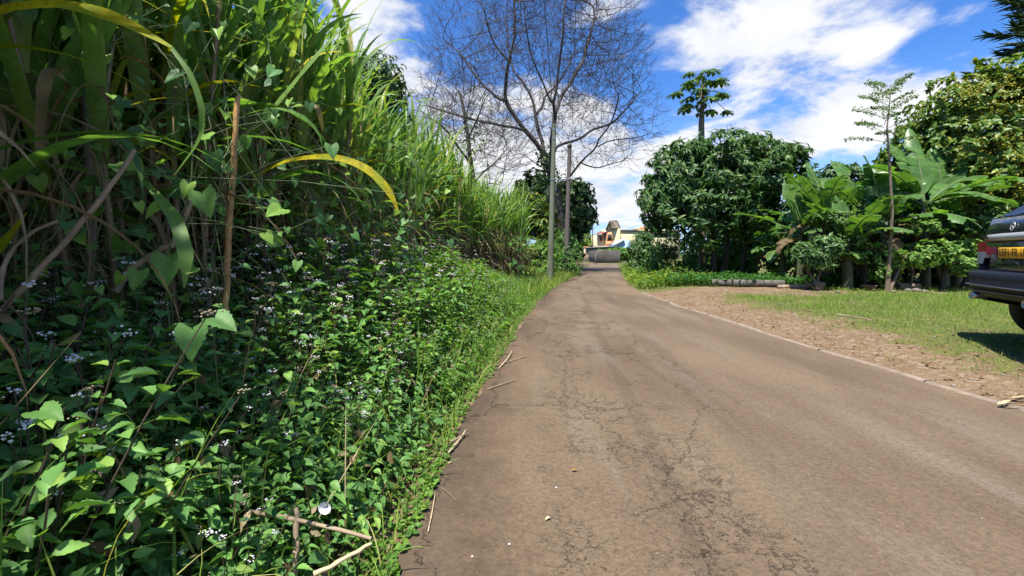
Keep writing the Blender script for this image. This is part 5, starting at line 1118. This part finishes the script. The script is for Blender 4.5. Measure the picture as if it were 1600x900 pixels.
def wire(a, b, sag, r, label, n=30, twist=0):
    a, b = np.array(a,float), np.array(b,float); s = np.linspace(0,1,n)[:,None]; C = a*(1-s)+b*s-np.array([0,0,1])*sag*4*s*(1-s)
    g = G(); V, Fq = tube(C, r, 5); g.add(V, Fq); o = g.build('overhead_cable', M['cable']); tag(o, label, 'cable', 'overhead cables')
A = tp+[0,-.05,-.15]; Q = P(853,0,9.4); Bk = A+(Q-A)*3.4; Bk[2] = tp[2]+.1
wire(A, Bk, .35, .009, 'thick black cable from the top of the nearer pole coming overhead')
A2 = tp2+[0,0,-.1]; Q2 = P(892,0,11.0); B2 = A2+(Q2-A2)*2.6; B2[2] = 7.0
wire(A2, B2, .5, .005, 'thin cable from the top of the farther pole coming overhead'); wire(A2+[.08,0,-.1], B2+[.12,0,.05], .45, .006, 'second thin cable just right of the other one above the farther pole')
wire(tp+[0,.05,-.2], tp2+[0,-.1,-.3], .15, .014, 'short black cable slung between the two poles')
wire(tp2+[0,0,-.3], np.array([9.5,62,6.2]), 1.2, .014, 'far cable running from the farther pole toward the yellow house')
for (px,Y,topy,lab) in ((926,76,352,'thin distant pole left of the yellow house'),(917,84,366,'very small distant pole above the end of the lane')):
    t0 = P(px,topy,Y); e = empty('utility_pole', (t0[0],Y,0), label=lab, cat='utility pole'); g = G(); capped(g, [[0,0,0],[0,0,t0[2]]], [.11,.08], 7); g.build('pole', M['pole_wood'], e); g = G(); box(g, (0,0,t0[2]-.4), (.9,.08,.08)); g.build('crossarm', M['pole_wood'], e)

# ------------------------------------------------------------------ slab, pots and stones at the back of the lot
def zg(x,y): return float(GZ(x,y))
a, b = P(1120,437,14.0), P(1216,446,13.5); mid = (a+b)/2; ang = math.atan2(b[1]-a[1], b[0]-a[0]); e = empty('slab_bench', (mid[0],mid[1],0), label='long grey concrete slab lying as a low bench in front of the mango trunks', cat='bench')
g = G(); box(g, (0,0,mid[2]), (1.95,.28,.17), rz=ang, bev=.015); g.build('slab', M['concrete'], e)
for s_ in (-.65,.6): g = G(); box(g, (s_*math.cos(ang), s_*math.sin(ang), (mid[2]-.085)/2), (.2,.22,max(.05,mid[2]-.08)), rz=ang+.1, bev=.01); g.build('support_block', M['conc_dark'], e)
g = G(); a = P(1215,457,13.2); b = P(1272,455,13.0); capped(g, [[a[0],13.2,zg(a[0],13.2)+.05],[b[0],13.0,zg(b[0],13)+.07]], [.06,.05], 7); o = g.build('log', M['deadwood']); tag(o, 'thin grey log on the ground between the slab and the grey pot', 'log')
def pot(px, Y, r0, r1, h, mat, label, k=14):
    x = P(px,450,Y)[0]; z = zg(x,Y); e = empty('plant_pot', (x,Y,z), label=label, cat='plant pot'); g = G(); a = np.arange(k)/k*6.283
    prof = [(.0,0),(r0,0),(r1,h),(r1+.015,h),(r1+.015,h+.02),(r1-.01,h+.02),(r1-.02,h-.05),(0,h-.05)]; V = []; 
    for (r_, z_) in prof: V += [(r_*math.cos(q), r_*math.sin(q), z_) for q in a]
    g.add(V, [(i*k+j, i*k+(j+1)%k, (i+1)*k+(j+1)%k, (i+1)*k+j) for i in range(len(prof)-1) for j in range(k)]); g.build('pot', M[mat], e)
    g = G(); g.add([(0,0,h-.04)]+[((r1-.02)*math.cos(q),(r1-.02)*math.sin(q),h-.04) for q in a], [(0,1+j,1+(j+1)%k) for j in range(k)]); g.build('potting_soil', M['bark_dark'], e)
pot(1278,12.7,.14,.17,.2,'pot_grey','square looking grey pot at the back edge of the lot',4+10); pot(1357,12.5,.16,.18,.14,'clay','low brown clay pot left of the thin tree')
x = P(1416,455,12.6)[0]; e = empty('wooden_crate', (x,12.6,zg(x,12.6)), label='low weathered wooden box right of the thin tree trunk', cat='crate'); 
for dx,dy,w_,d_ in ((0,-.14,.55,.02),(0,.14,.55,.02),(-.27,0,.02,.26),(.27,0,.02,.26)): g = G(); box(g, (dx,dy,.09), (w_,d_,.17), bev=.004); g.build('side_board', M['bark_pale'], e)
for i,(px,py,s_,lab) in enumerate(((1420,458,.12,'pale rock just right of the wooden box foot'),(1432,461,.15,'largest pale rock of the heap at the back of the lot'),(1444,463,.1,'smaller rock at the right of the heap'),(1396,459,.1,'grey rock at the foot of the thin tree'),(1310,452,.07,'small pale rock right of the grey pot'))):
    Y = 12.0-.1*i; x = P(px,py,Y)[0]; g = G(); rock(g, (0,0,.03), s_, .55); o = g.build('rock', M['stone'], smooth=False); o.location = (x,Y,zg(x,Y)); tag(o, lab, 'rock')

# ------------------------------------------------------------------ far buildings
def fill(name, pts, thick, mat, parent, loc):
    """a wall or panel: a quad outline given by world corner points, extruded backwards"""
    pts = np.array(pts,float)-loc; n = unit(np.cross(pts[1]-pts[0], pts[-1]-pts[0])); V = np.concatenate([pts, pts+n*thick]); k = len(pts); Fq = [(i,(i+1)%k,k+(i+1)%k,k+i) for i in range(k)]
    g = G().add(V, Fq); g.F.append(np.array([list(range(k))[::-1]])); g.F.append(np.array([list(range(k,2*k))])); return g.build(name, M[mat], parent, smooth=False)
def house():
    Z0 = 74.0; s = Z0/F
    loc = np.array([P(955,396,Z0)[0], Z0, 0.]); e = empty('house', loc, label='pale yellow two storey house with orange balcony and pointed gable tower', cat='house'); q = lambda px, py, Y=Z0: P(px,py,Y)-loc
    th = 3.0
    def bx(nm, px0, px1, py0, py1, Y, dep, mt, par=e, bev=0):
        a, b = q(px0,py1,Y), q(px1,py0,Y); g = G(); box(g, ((a[0]+b[0])/2, a[1]+dep/2, (a[2]+b[2])/2), (b[0]-a[0], dep, b[2]-a[2]), bev=bev); return g.build(nm, M[mt], par, smooth=False)
    bx('tower_wall', 948.5, 969, 357, 410, Z0, 5, 'wall_yellow'); bx('side_wall', 933.5, 948.3, 366.5, 410, Z0+1.2, 6, 'wall_yellow'); bx('rear_wall', 958, 996, 360.5, 412, Z0+1.6, 9, 'wall_green'); bx('parapet', 957.5, 997, 358.8, 360.6, Z0+1.4, 9.4, 'grey_roof')
    # gable roof of the tower: ridge runs back, eaves overhang
    A = q(946.5,360,Z0-.5); B = q(952.5,345.8,Z0-.5); C = q(958.2,358,Z0-.5); back = np.array([1.1,5.6,0]); g = G()
    r0, r1 = q(952.5,345.8,Z0-.6), q(964.5,345.5,Z0+2.4); l0, l1 = q(945.5,360.5,Z0-.6), q(950,358,Z0+3.5); e0, e1 = q(956.8,357.8,Z0-.8), q(969.8,357.4,Z0+.4)
    u_ = np.array([0,0,.14]); V = np.array([l0,r0,r1,l1,r0,e0,e1,r1]); V = np.concatenate([V, V+u_]); g.add(V, [(0,1,2,3),(4,5,6,7),(11,10,9,8),(15,14,13,12),(0,8,9,1),(3,2,10,11),(4,12,13,5),(6,14,15,7),(0,3,11,8),(5,13,14,6)]); g.build('tower_roof', M['roof_brown'], e, smooth=False)
    g = G(); gp = [q(947.5,358.5,Z0-.05), q(957,358,Z0-.05), q(952.5,347.5,Z0-.05)]; V = np.array(gp+[p+[0,.3,0] for p in gp]); g.add(V, [(0,1,4,3),(1,2,5,4),(2,0,3,5)]); g.add(V, [(0,2,1),(3,4,5)]); g.build('gable_wall', M['wall_yellow'], e, smooth=False)
    w = bx('balcony_frame', 948.2, 957.3, 363.2, 379, Z0-.25, .25, 'wall_orange'); bx('opening', 949.6, 955.4, 366.0, 376, Z0-.3, .06, 'dark_open', w); bx('balcony_front', 948.2, 957.4, 377.2, 384.5, Z0-.7, .45, 'wall_orange')
    for (x0,x1,y0,y1) in ((936.5,941.5,369,377),(944,947,369,376)): w = bx('window', x0,x1,y0,y1, Z0+1.05, .16, 'wall_orange'); bx('pane', x0+.6,x1-.6,y0+.8,y1-.8, Z0+1.0, .06, 'dark_open', w)
    g = G(); V = np.array([q(930.5,366.5,Z0+.4),q(948.2,363.5,Z0+.4),q(948,361.5,Z0+4),q(936,363,Z0+4)]); V = np.concatenate([V,V+[0,0,.12]]); g.add(V, [(0,3,2,1),(4,5,6,7),(0,1,5,4),(1,2,6,5),(2,3,7,6),(3,0,4,7)]); g.build('side_roof', M['roof_red'], e, smooth=False)
    bx('ledge', 932, 958, 384.3, 385.8, Z0-.9, 1.2, 'wall_pink')
    bx('water_tank_base', 972, 978, 357, 359, Z0+3, 1, 'wall_white')
    # blue metal lean-to
    Z1 = 66.0; loc2 = np.array([P(955,396,Z1)[0], Z1, 0.]); e2 = empty('shed', loc2, label='pale blue sheet metal shed with a white edged roof below the yellow house', cat='shed'); q2 = lambda px, py, Y=Z1: P(px,py,Y)-loc2
    def fp(nm, pts, dep, mt): 
        V = np.array([q2(*p) for p in pts]); k = len(V); V2 = np.concatenate([V, V+[0,dep,0]]); g = G().add(V2, [(i,k+i,k+(i+1)%k,(i+1)%k) for i in range(k)]); g.F.append(np.array([list(range(k))])); g.F.append(np.array([list(range(k,2*k))[::-1]])); return g.build(nm, M[mt], e2, smooth=False)
    fp('wall', [(949,409,Z1),(985,409,Z1),(985,376,Z1),(976,374.5,Z1),(963,383,Z1),(949,386,Z1)], 3, 'blue_metal'); fp('roof_edge', [(958.5,382.5,Z1-.3),(975.8,373,Z1-.3),(976.4,375,Z1-.3),(962.5,384.5,Z1-.3)], 3.4, 'panelw')
    fp('low_wall', [(917,394,Z1-.4),(949,392.5,Z1-.4),(949,387,Z1-.4),(917,387.5,Z1-.4)], 2.5, 'grey_roof'); fp('low_roof', [(915,388,Z1-.6),(963,386,Z1-.6),(963,384.3,Z1-.6),(915,386.6,Z1-.6)], 3.5, 'grey_roof')
    # far building at the right
    Z3 = 90.0; loc3 = np.array([P(1010,396,Z3)[0], Z3, 0.]); e3 = empty('building', loc3, label='long low far building with pink rooftop room half hidden by the mango tree', cat='building'); 
    def b3(nm, px0, px1, py0, py1, Y, dep, mt, par=e3):
        a, b = P(px0,py1,Y)-loc3, P(px1,py0,Y)-loc3; g = G(); box(g, ((a[0]+b[0])/2, a[1]+dep/2, (a[2]+b[2])/2), (b[0]-a[0], dep, b[2]-a[2])); return g.build(nm, M[mt], par, smooth=False)
    b3('wall', 994, 1062, 361, 412, Z3, 8, 'wall_green'); b3('roof_slab', 992, 1064, 359, 361, Z3-.5, 9, 'wall_green'); b3('rooftop_room', 1002, 1008, 354, 359, Z3+1, 4, 'wall_orange'); b3('rooftop_wall', 995, 1018, 355.5, 359, Z3+2, 3, 'wall_pink'); b3('water_tank', 1009, 1013, 353.5, 359, Z3+1, 1.2, 'wall_white')
    for x0 in (1004.5,1010,1022,1030): w = b3('window', x0, x0+2, 363.5, 368.5, Z3-.1, .1, 'wall_white'); b3('pane', x0+.3, x0+1.7, 364, 368, Z3-.15, .04, 'dark_open', w)
    # boundary wall at the bend, its return along the lane, gate posts
    Z4 = 56.0; loc4 = np.array([P(945,396,Z4)[0], Z4, 0.]); e4 = empty('boundary_wall', loc4, label='dark stained concrete boundary wall facing the bend of the lane', cat='wall'); 
    def seg(nm, x0, z0, x1, z1, h, th_, mt, par, lc):
        a, b = np.array([x0,z0]), np.array([x1,z1]); mid = (a+b)/2; L_ = np.linalg.norm(b-a); g = G(); box(g, (mid[0]-lc[0], mid[1]-lc[1], h/2), (L_, th_, h), rz=math.atan2(b[1]-a[1], b[0]-a[0]), bev=.02); return g.build(nm, M[mt], par, smooth=False)
    xa, xb = P(932,410,Z4)[0], P(966,410,Z4)[0]; seg('wall', xa, Z4, xb, Z4-1, 1.5, .2, 'conc_dark', e4, loc4); seg('return_wall', xa, Z4+.15, P(921,408,64)[0], 64, 1.5, .2, 'conc_dark', e4, loc4); seg('coping', xa, Z4-.0, xb, Z4-1.0, 1.54, .12, 'concrete', e4, loc4)
    e5 = empty('gate_post', (P(916,396,66)[0],66,0), label='pink and cream gate pier at the left end of the boundary wall', cat='gate pier'); g = G(); box(g, (0,0,1.0), (.7,.5,2.0), bev=.04); g.build('pier', M['wall_pink'], e5); g = G(); box(g, (0,0,2.06), (.85,.65,.12), bev=.03); g.build('cap', M['wall_orange'], e5); g = G(); box(g, (.75,.1,.95), (.45,.4,1.9), bev=.04); g.build('inner_pier', M['wall_yellow'], e5)
    x = P(931.5,411,50)[0]; g = G(); box(g, (0,0,.55), (.11,.09,1.2), bev=.015); o = g.build('marker_post', M['concrete']); o.location = (x,50.4,0); tag(o, 'small pale marker post standing before the boundary wall', 'post')
house()
lob = [L(948,393.5,60,(1.2,1.0,.3)),L(962,392.5,60,(1.2,1,.4)),L(975,396,58,(1.2,1,.8))]
leafy_tree('hedge', (12.5,60,0), lob, [((12.5,60,0),(12.5,60,1),.08)], 'weed_light', 'light green hedge growing over the top of the boundary wall', 'hedge', dens=18, n=8, size=.3, T=OVATE)

# ------------------------------------------------------------------ parked car (local: rear at y = 0, nose towards +y)
def car():
    hd = R(115); CX, CY = 5.49, 5.54; ax = np.array([math.sin(hd), math.cos(hd)]); rt = np.array([math.cos(hd), -math.sin(hd)])
    W2 = .93; loc = np.array([CX, CY]) + rt*W2 - ax*.0; z0 = .17
    e = empty('parked_car', (loc[0], loc[1], z0), -hd, 'dark blue parked estate car with yellow number plate at the right edge', 'car')
    # body: closed cross sections along the car
    ys = [0.03,.06,.14,.3,.6,1.2,2.0,2.9,3.2,3.7,4.2,4.5,4.6]
    top = [.93,1.14,1.17,1.18,1.18,1.17,1.15,1.12,1.1,1.05,.98,.86,.7]
    hw  = [.80,.84,.875,.9,.92,.93,.93,.93,.93,.91,.87,.78,.66]
    def sec(y, t_, w): 
        zb = .45; m_ = zb+(t_-zb)*.55
        h_ = [(-w*.86,zb),(-w*.98,zb+.06),(-w,m_-.1),(-w*1.0,m_),(-w*.985,m_+.08),(-w*.93,t_-.04),(-w*.88,t_)]
        return [(x,y,z) for x,z in h_]+[(-x,y,z) for x,z in h_[::-1]]
    S = [sec(*a) for a in zip(ys,top,hw)]; k = len(S[0]); g = G(); V = np.array(S).reshape(-1,3); Fq = [(i*k+j, i*k+(j+1)%k, (i+1)*k+(j+1)%k, (i+1)*k+j) for i in range(len(S)-1) for j in range(k)]
    g.add(V, Fq); g.F.append(np.array([list(range(k))])); g.F.append(np.array([list(range((len(S)-1)*k, len(S)*k))[::-1]])); body = g.build('body', M['paint'], e)
    # tailgate skin between lamps
    def panel(nm, pts, dep, mt, par=e, bevel=True):
        V = np.array(pts,float); k2 = len(V); c = V.mean(0); n = unit(np.cross(V[1]-V[0], V[-1]-V[0])); n = n if n[1] < 0 else -n
        inn = c+(V-c)*.96; V2 = np.concatenate([V-n*dep*.6, V+n*dep*.5, inn+n*dep]); g = G().add(V2, [(r*k2+i, r*k2+(i+1)%k2, (r+1)*k2+(i+1)%k2, (r+1)*k2+i) for r in range(2) for i in range(k2)]); g.F.append(np.array([list(range(2*k2,3*k2))])); return g.build(nm, M[mt], par, smooth=False)
    tgp = panel('tailgate', [(-.54,.035,.72),(.54,.035,.72),(.50,.04,.9),(.47,.06,1.11),(-.47,.06,1.11),(-.50,.04,.9)], .02, 'paint')
    # upper tailgate, raked
    panel('upper_tailgate', [(-.79,.09,1.13),(.79,.09,1.13),(.72,.14,1.37),(-.72,.14,1.37)], .02, 'paint', tgp)
    # greenhouse
    lv = [(1.14,.83,.13,3.1),(1.3,.775,.15,2.85),(1.37,.75,.17,2.75),(1.55,.68,.46,2.35),(1.68,.62,.62,2.1),(1.72,.55,.8,1.9)]; V = []
    for (z,w,y0,y1) in lv: V += [(-w,y0+.05,z),(-w*.9,y0,z),(w*.9,y0,z),(w,y0+.05,z),(w,y1-.05,z),(w*.9,y1,z),(-w*.9,y1,z),(-w,y1-.05,z)]
    k = 8; g = G().add(V, [(i*k+j, i*k+(j+1)%k, (i+1)*k+(j+1)%k, (i+1)*k+j) for i in range(len(lv)-1) for j in range(k)]); g.F.append(np.array([list(range((len(lv)-1)*k, len(lv)*k))])); g.build('cabin', M['paint'], e)
    def quad(nm, pts, mt, off, par=e):
        V = np.array(pts,float); n = unit(np.cross(V[1]-V[0], V[-1]-V[0])); V2 = np.concatenate([V+n*off, V-n*.01]); k3 = len(V); g = G().add(V2, [(i,(i+1)%k3,k3+(i+1)%k3,k3+i) for i in range(k3)]); g.F.append(np.array([list(range(k3))])); return g.build(nm, M[mt], par, smooth=False)
    quad('rear_window', [(-.66,.185,1.385),(.66,.185,1.385),(.58,.565,1.655),(-.58,.565,1.655)], 'glass', .012)
    for sg in (-1,1):
        a = [(sg*.785,.55,1.28),(sg*.785,1.45,1.28),(sg*.65,1.45,1.62),(sg*.66,.72,1.6)]; a2 = [(sg*.785,1.52,1.28),(sg*.785,2.5,1.28),(sg*.65,2.1,1.62),(sg*.65,1.52,1.62)]
        for p_ in (a, a2): p2 = [(x+sg*.012,y,z) for x,y,z in p_]; quad('side_window', p2 if sg > 0 else p2[::-1], 'glass', .01)
    quad('windscreen', [(.68,3.02,1.18),(-.68,3.02,1.18),(-.56,2.26,1.64),(.56,2.26,1.64)], 'glass', .02)
    # silver strip with small dark badge
    g = G(); n = 13; xs_ = np.linspace(-.80,.80,n); 
    V = []
    for x in xs_: yb = .0+.085*(abs(x)/.8)**4; V += [(x,yb+.05,1.115),(x,yb+.02,1.12),(x,yb+.012,1.15),(x,yb+.03,1.19),(x,yb+.09,1.2)]
    g.add(V, [(i*5+j,(i+1)*5+j,(i+1)*5+j+1,i*5+j+1) for i in range(n-1) for j in range(4)]); g.build('trim_strip', M['silver'], tgp)
    g = G(); box(g, (-.64,.055,1.165), (.15,.05,.014), rz=-.12, bev=.003); g.build('badge_lettering', M['blackp'], tgp)
    # tail lamps: red over clear, wrapping the corner
    for sg in (-1,1):
        e_l = [(.53,.018),(.74,.022),(.825,.05),(.885,.13)]; lv2 = [(1.11,1.0),(1.06,1.0),(.985,.985),(.93,.99),(.85,.93),(.815,.88)]
        def lampg(rows):
            V = []
            for (z, w) in rows:
                inset = 0 if z > 1.0 else (1.0-z)*-.45
                for i,(x,y) in enumerate(e_l): V.append((sg*(x*1.0 + ( -inset*.0) - (0.0 if i else (z-1.1)*.0) + (max(0,(1.0-z))*.6 if i == 0 else 0) + (.01)), y-.008, z))
            k4 = len(e_l); g = G(); fs = [(i*k4+j,i*k4+j+1,(i+1)*k4+j+1,(i+1)*k4+j) for i in range(len(rows)-1) for j in range(k4-1)]; g.add(V, fs if sg > 0 else [f[::-1] for f in fs]); return g
        r_ = lampg([(1.112,1),(1.06,1),(1.0,1)]).build('tail_lamp', M['redlamp'], e); lampg([(.997,1),(.93,1),(.885,1),(.865,1)]).build('reversing_lens', M['clearlamp'], r_)
    # bumper
    prof = [(.03,.70,1.0),(-.045,.695,1.0),(-.09,.675,1.0),(-.10,.60,1.0),(-.092,.535,1.0),(-.115,.52,1.0),(-.115,.50,1.0),(-.09,.485,1.0),(-.088,.43,.99),(-.06,.36,.97),(.1,.32,.95)]
    xs_ = np.array([-.945,-.94,-.925,-.88,-.8,-.6,-.3,0,.3,.6,.8,.88,.925,.94,.945]); yo = np.array([.75,.45,.2,.1,.05,.015,0,0,0,.015,.05,.1,.2,.45,.75]); V = []
    for x, y_ in zip(xs_, yo):
        for (py_, pz, ws) in prof: pz = .475+(pz-.32)*(.79-.475)/(.70-.32); V.append((x*ws*(.965 if pz > .78 and abs(x) > .85 else 1), y_+py_*(.5 if y_ > .4 else 1)+ .0, pz))
    k5 = len(prof); g = G().add(V, [(i*k5+j, i*k5+j+1, (i+1)*k5+j+1, (i+1)*k5+j) for i in range(len(xs_)-1) for j in range(k5-1)]); bp = g.build('rear_bumper', M['bumper'], e)
    for zz in (.628,.57):
        g = G(); pts = [(x*1.0, y_-.12+(.02 if zz < .6 else 0), zz) for x, y_ in zip(xs_[1:-1], yo[1:-1])]; V, Fq = tube(pts, .008, 6); g.add(V, Fq); g.build('bumper_moulding', M['silver'] if 0 else plain('moulding_grey', (.09,.1,.13), .4), bp)
    g = G(); box(g, (-.74,-.035,.69), (.12,.03,.03), rz=-.2, bev=.005); g.build('reflector', M['redlamp'], bp)
    g = G(); box(g, (0,.5,.46), (1.4,.6,.1), bev=.02); g.build('underbody', M['blackp'], e)
    for x in (-.6,.45):
        g = G(); k6 = 16; a = np.arange(k6)/k6*6.283; V = []
        for (y_, r_) in ((.2,.034),(-.05,.036),(-.105,.038),(-.105,.030),(.1,.028)): V += [(x+r_*math.cos(t_)*1.15, y_, .50+r_*math.sin(t_)) for t_ in a]
        g.add(V, [(i*k6+j,i*k6+(j+1)%k6,(i+1)*k6+(j+1)%k6,(i+1)*k6+j) for i in range(4) for j in range(k6)]); ex = g.build('exhaust_pipe', M['chrome'], e); g = G(); g.add([(x,-.02,.50)]+[(x+.03*math.cos(t_),-.02,.50+.03*math.sin(t_)) for t_ in a],[(0,1+j,1+(j+1)%k6) for j in range(k6)]); g.build('pipe_bore', M['dark_open'], ex)
    # number plate
    g = G(); box(g, (0,.005,.985), (.52,.014,.115), bev=.005); pl = g.build('number_plate', M['plate'], tgp)
    cu = bpy.data.curves.new('plate_text', 'FONT'); cu.body = '1371 FB 18'; cu.size = .112; cu.extrude = .0012; cu.align_x = 'CENTER'; cu.align_y = 'CENTER'; cu.offset = .0012
    tmp = bpy.data.objects.new('plate_text', cu); COL.objects.link(tmp); dg = bpy.context.evaluated_depsgraph_get(); me = bpy.data.meshes.new_from_object(tmp.evaluated_get(dg)); bpy.data.objects.remove(tmp); co = np.array([v.co[:] for v in me.vertices]); sx = .475/(co[:,0].max()-co[:,0].min())
    for v in me.vertices: v.co.x *= sx
    me.materials.append(plain('plate_ink', (.3,.1,.01), .6)); ob = bpy.data.objects.new('plate_lettering', me); COL.objects.link(ob); ob.parent = pl; ob.rotation_euler = (R(90),0,0); ob.location = (0,-.0035,.985)
    # oval emblem with a curled stroke
    def ry(z): return .09+(z-1.13)*.05/.24-.03
    a = np.linspace(0,6.283,25); z_ = 1.265; ring = [(-.2+.036*math.cos(t_), ry(z_+.044*math.sin(t_)), z_+.044*math.sin(t_)) for t_ in a]; g = G(); V, Fq = tube(ring, .0055, 6); g.add(V, Fq)
    sw = [(.03,.035),(.0,.045),(-.03,.03),(-.025,.008),(.02,-.006),(.03,-.028),(.0,-.045),(-.032,-.034)]; V, Fq = tube([(x*.65-.2, ry(z_+zz*.7)-.002, z_+zz*.7) for x, zz in sw], .0045, 6); g.add(V, Fq); g.build('emblem', M['silver'], tgp)
    g = G(); capped(g, [(.02,.17,1.375),(-.02,.19,1.40)], [.022,.018], 8); V, Fq = tube([(-.02,.19,1.40),(-.25,.17,1.385),(-.55,.19,1.39)], [.01,.008,.006], 5); g.add(V, Fq); V, Fq = tube([(-.62,.2,1.38),(-.3,.19,1.392)], .008, 4); g.add(V, Fq); g.build('rear_wiper', M['blackp'], tgp)
    # roof rails, mirrors, lamps, wheels
    for sg in (-1,1):
        g = G(); V, Fq = tube([(sg*.6,.75,1.71),(sg*.61,.85,1.76),(sg*.61,2.0,1.76),(sg*.6,2.1,1.71)], .014, 6); g.add(V, Fq); g.build('roof_rail', M['silver'], e)
        g = G(); box(g, (sg*1.0,2.65,1.22), (.2,.12,.15), bev=.03); g.build('wing_mirror', M['paint'], e); g = G(); box(g, (sg*.6,4.52,.82), (.3,.12,.14), bev=.03); g.build('headlight', M['clearlamp'], e)
        for y_ in (.70,3.55):
            g = G(); k7 = 28; a = np.arange(k7)/k7*6.283; V = []; pr = [(-.12,.2),(-.125,.30),(-.11,.345),(-.06,.36),(.06,.36),(.11,.345),(.125,.30),(.12,.2)]
            for (x_, r_) in pr: V += [(sg*.83+x_, y_+r_*math.cos(t_), .36+r_*math.sin(t_)) for t_ in a]
            g.add(V, [(i*k7+j,i*k7+(j+1)%k7,((i+1)%8)*k7+(j+1)%k7,((i+1)%8)*k7+j) for i in range(7) for j in range(k7)]); wh = g.build('wheel', M['rubber'], e)
            g = G(); V = []
            for (x_, r_) in ((.1,.205),(.09,.2),(.05,.17),(.07,.06),(.08,.0)): V += [(sg*.83+sg*x_, y_+r_*math.cos(t_), .36+r_*math.sin(t_)) for t_ in a]
            g.add(V, [(i*k7+j,i*k7+(j+1)%k7,(i+1)*k7+(j+1)%k7,(i+1)*k7+j) for i in range(4) for j in range(k7)]); g.build('rim', M['rim'], wh)
            g = G(); V = []
            for (x_, r_) in ((-.1,.2),(-.06,.12),(-.1,.0)): V += [(sg*.83+sg*x_, y_+r_*math.cos(t_), .36+r_*math.sin(t_)) for t_ in a]
            g.add(V, [(i*k7+j,i*k7+(j+1)%k7,(i+1)*k7+(j+1)%k7,(i+1)*k7+j) for i in range(2) for j in range(k7)]); g.build('brake_disc', M['blackp'], wh)
car()
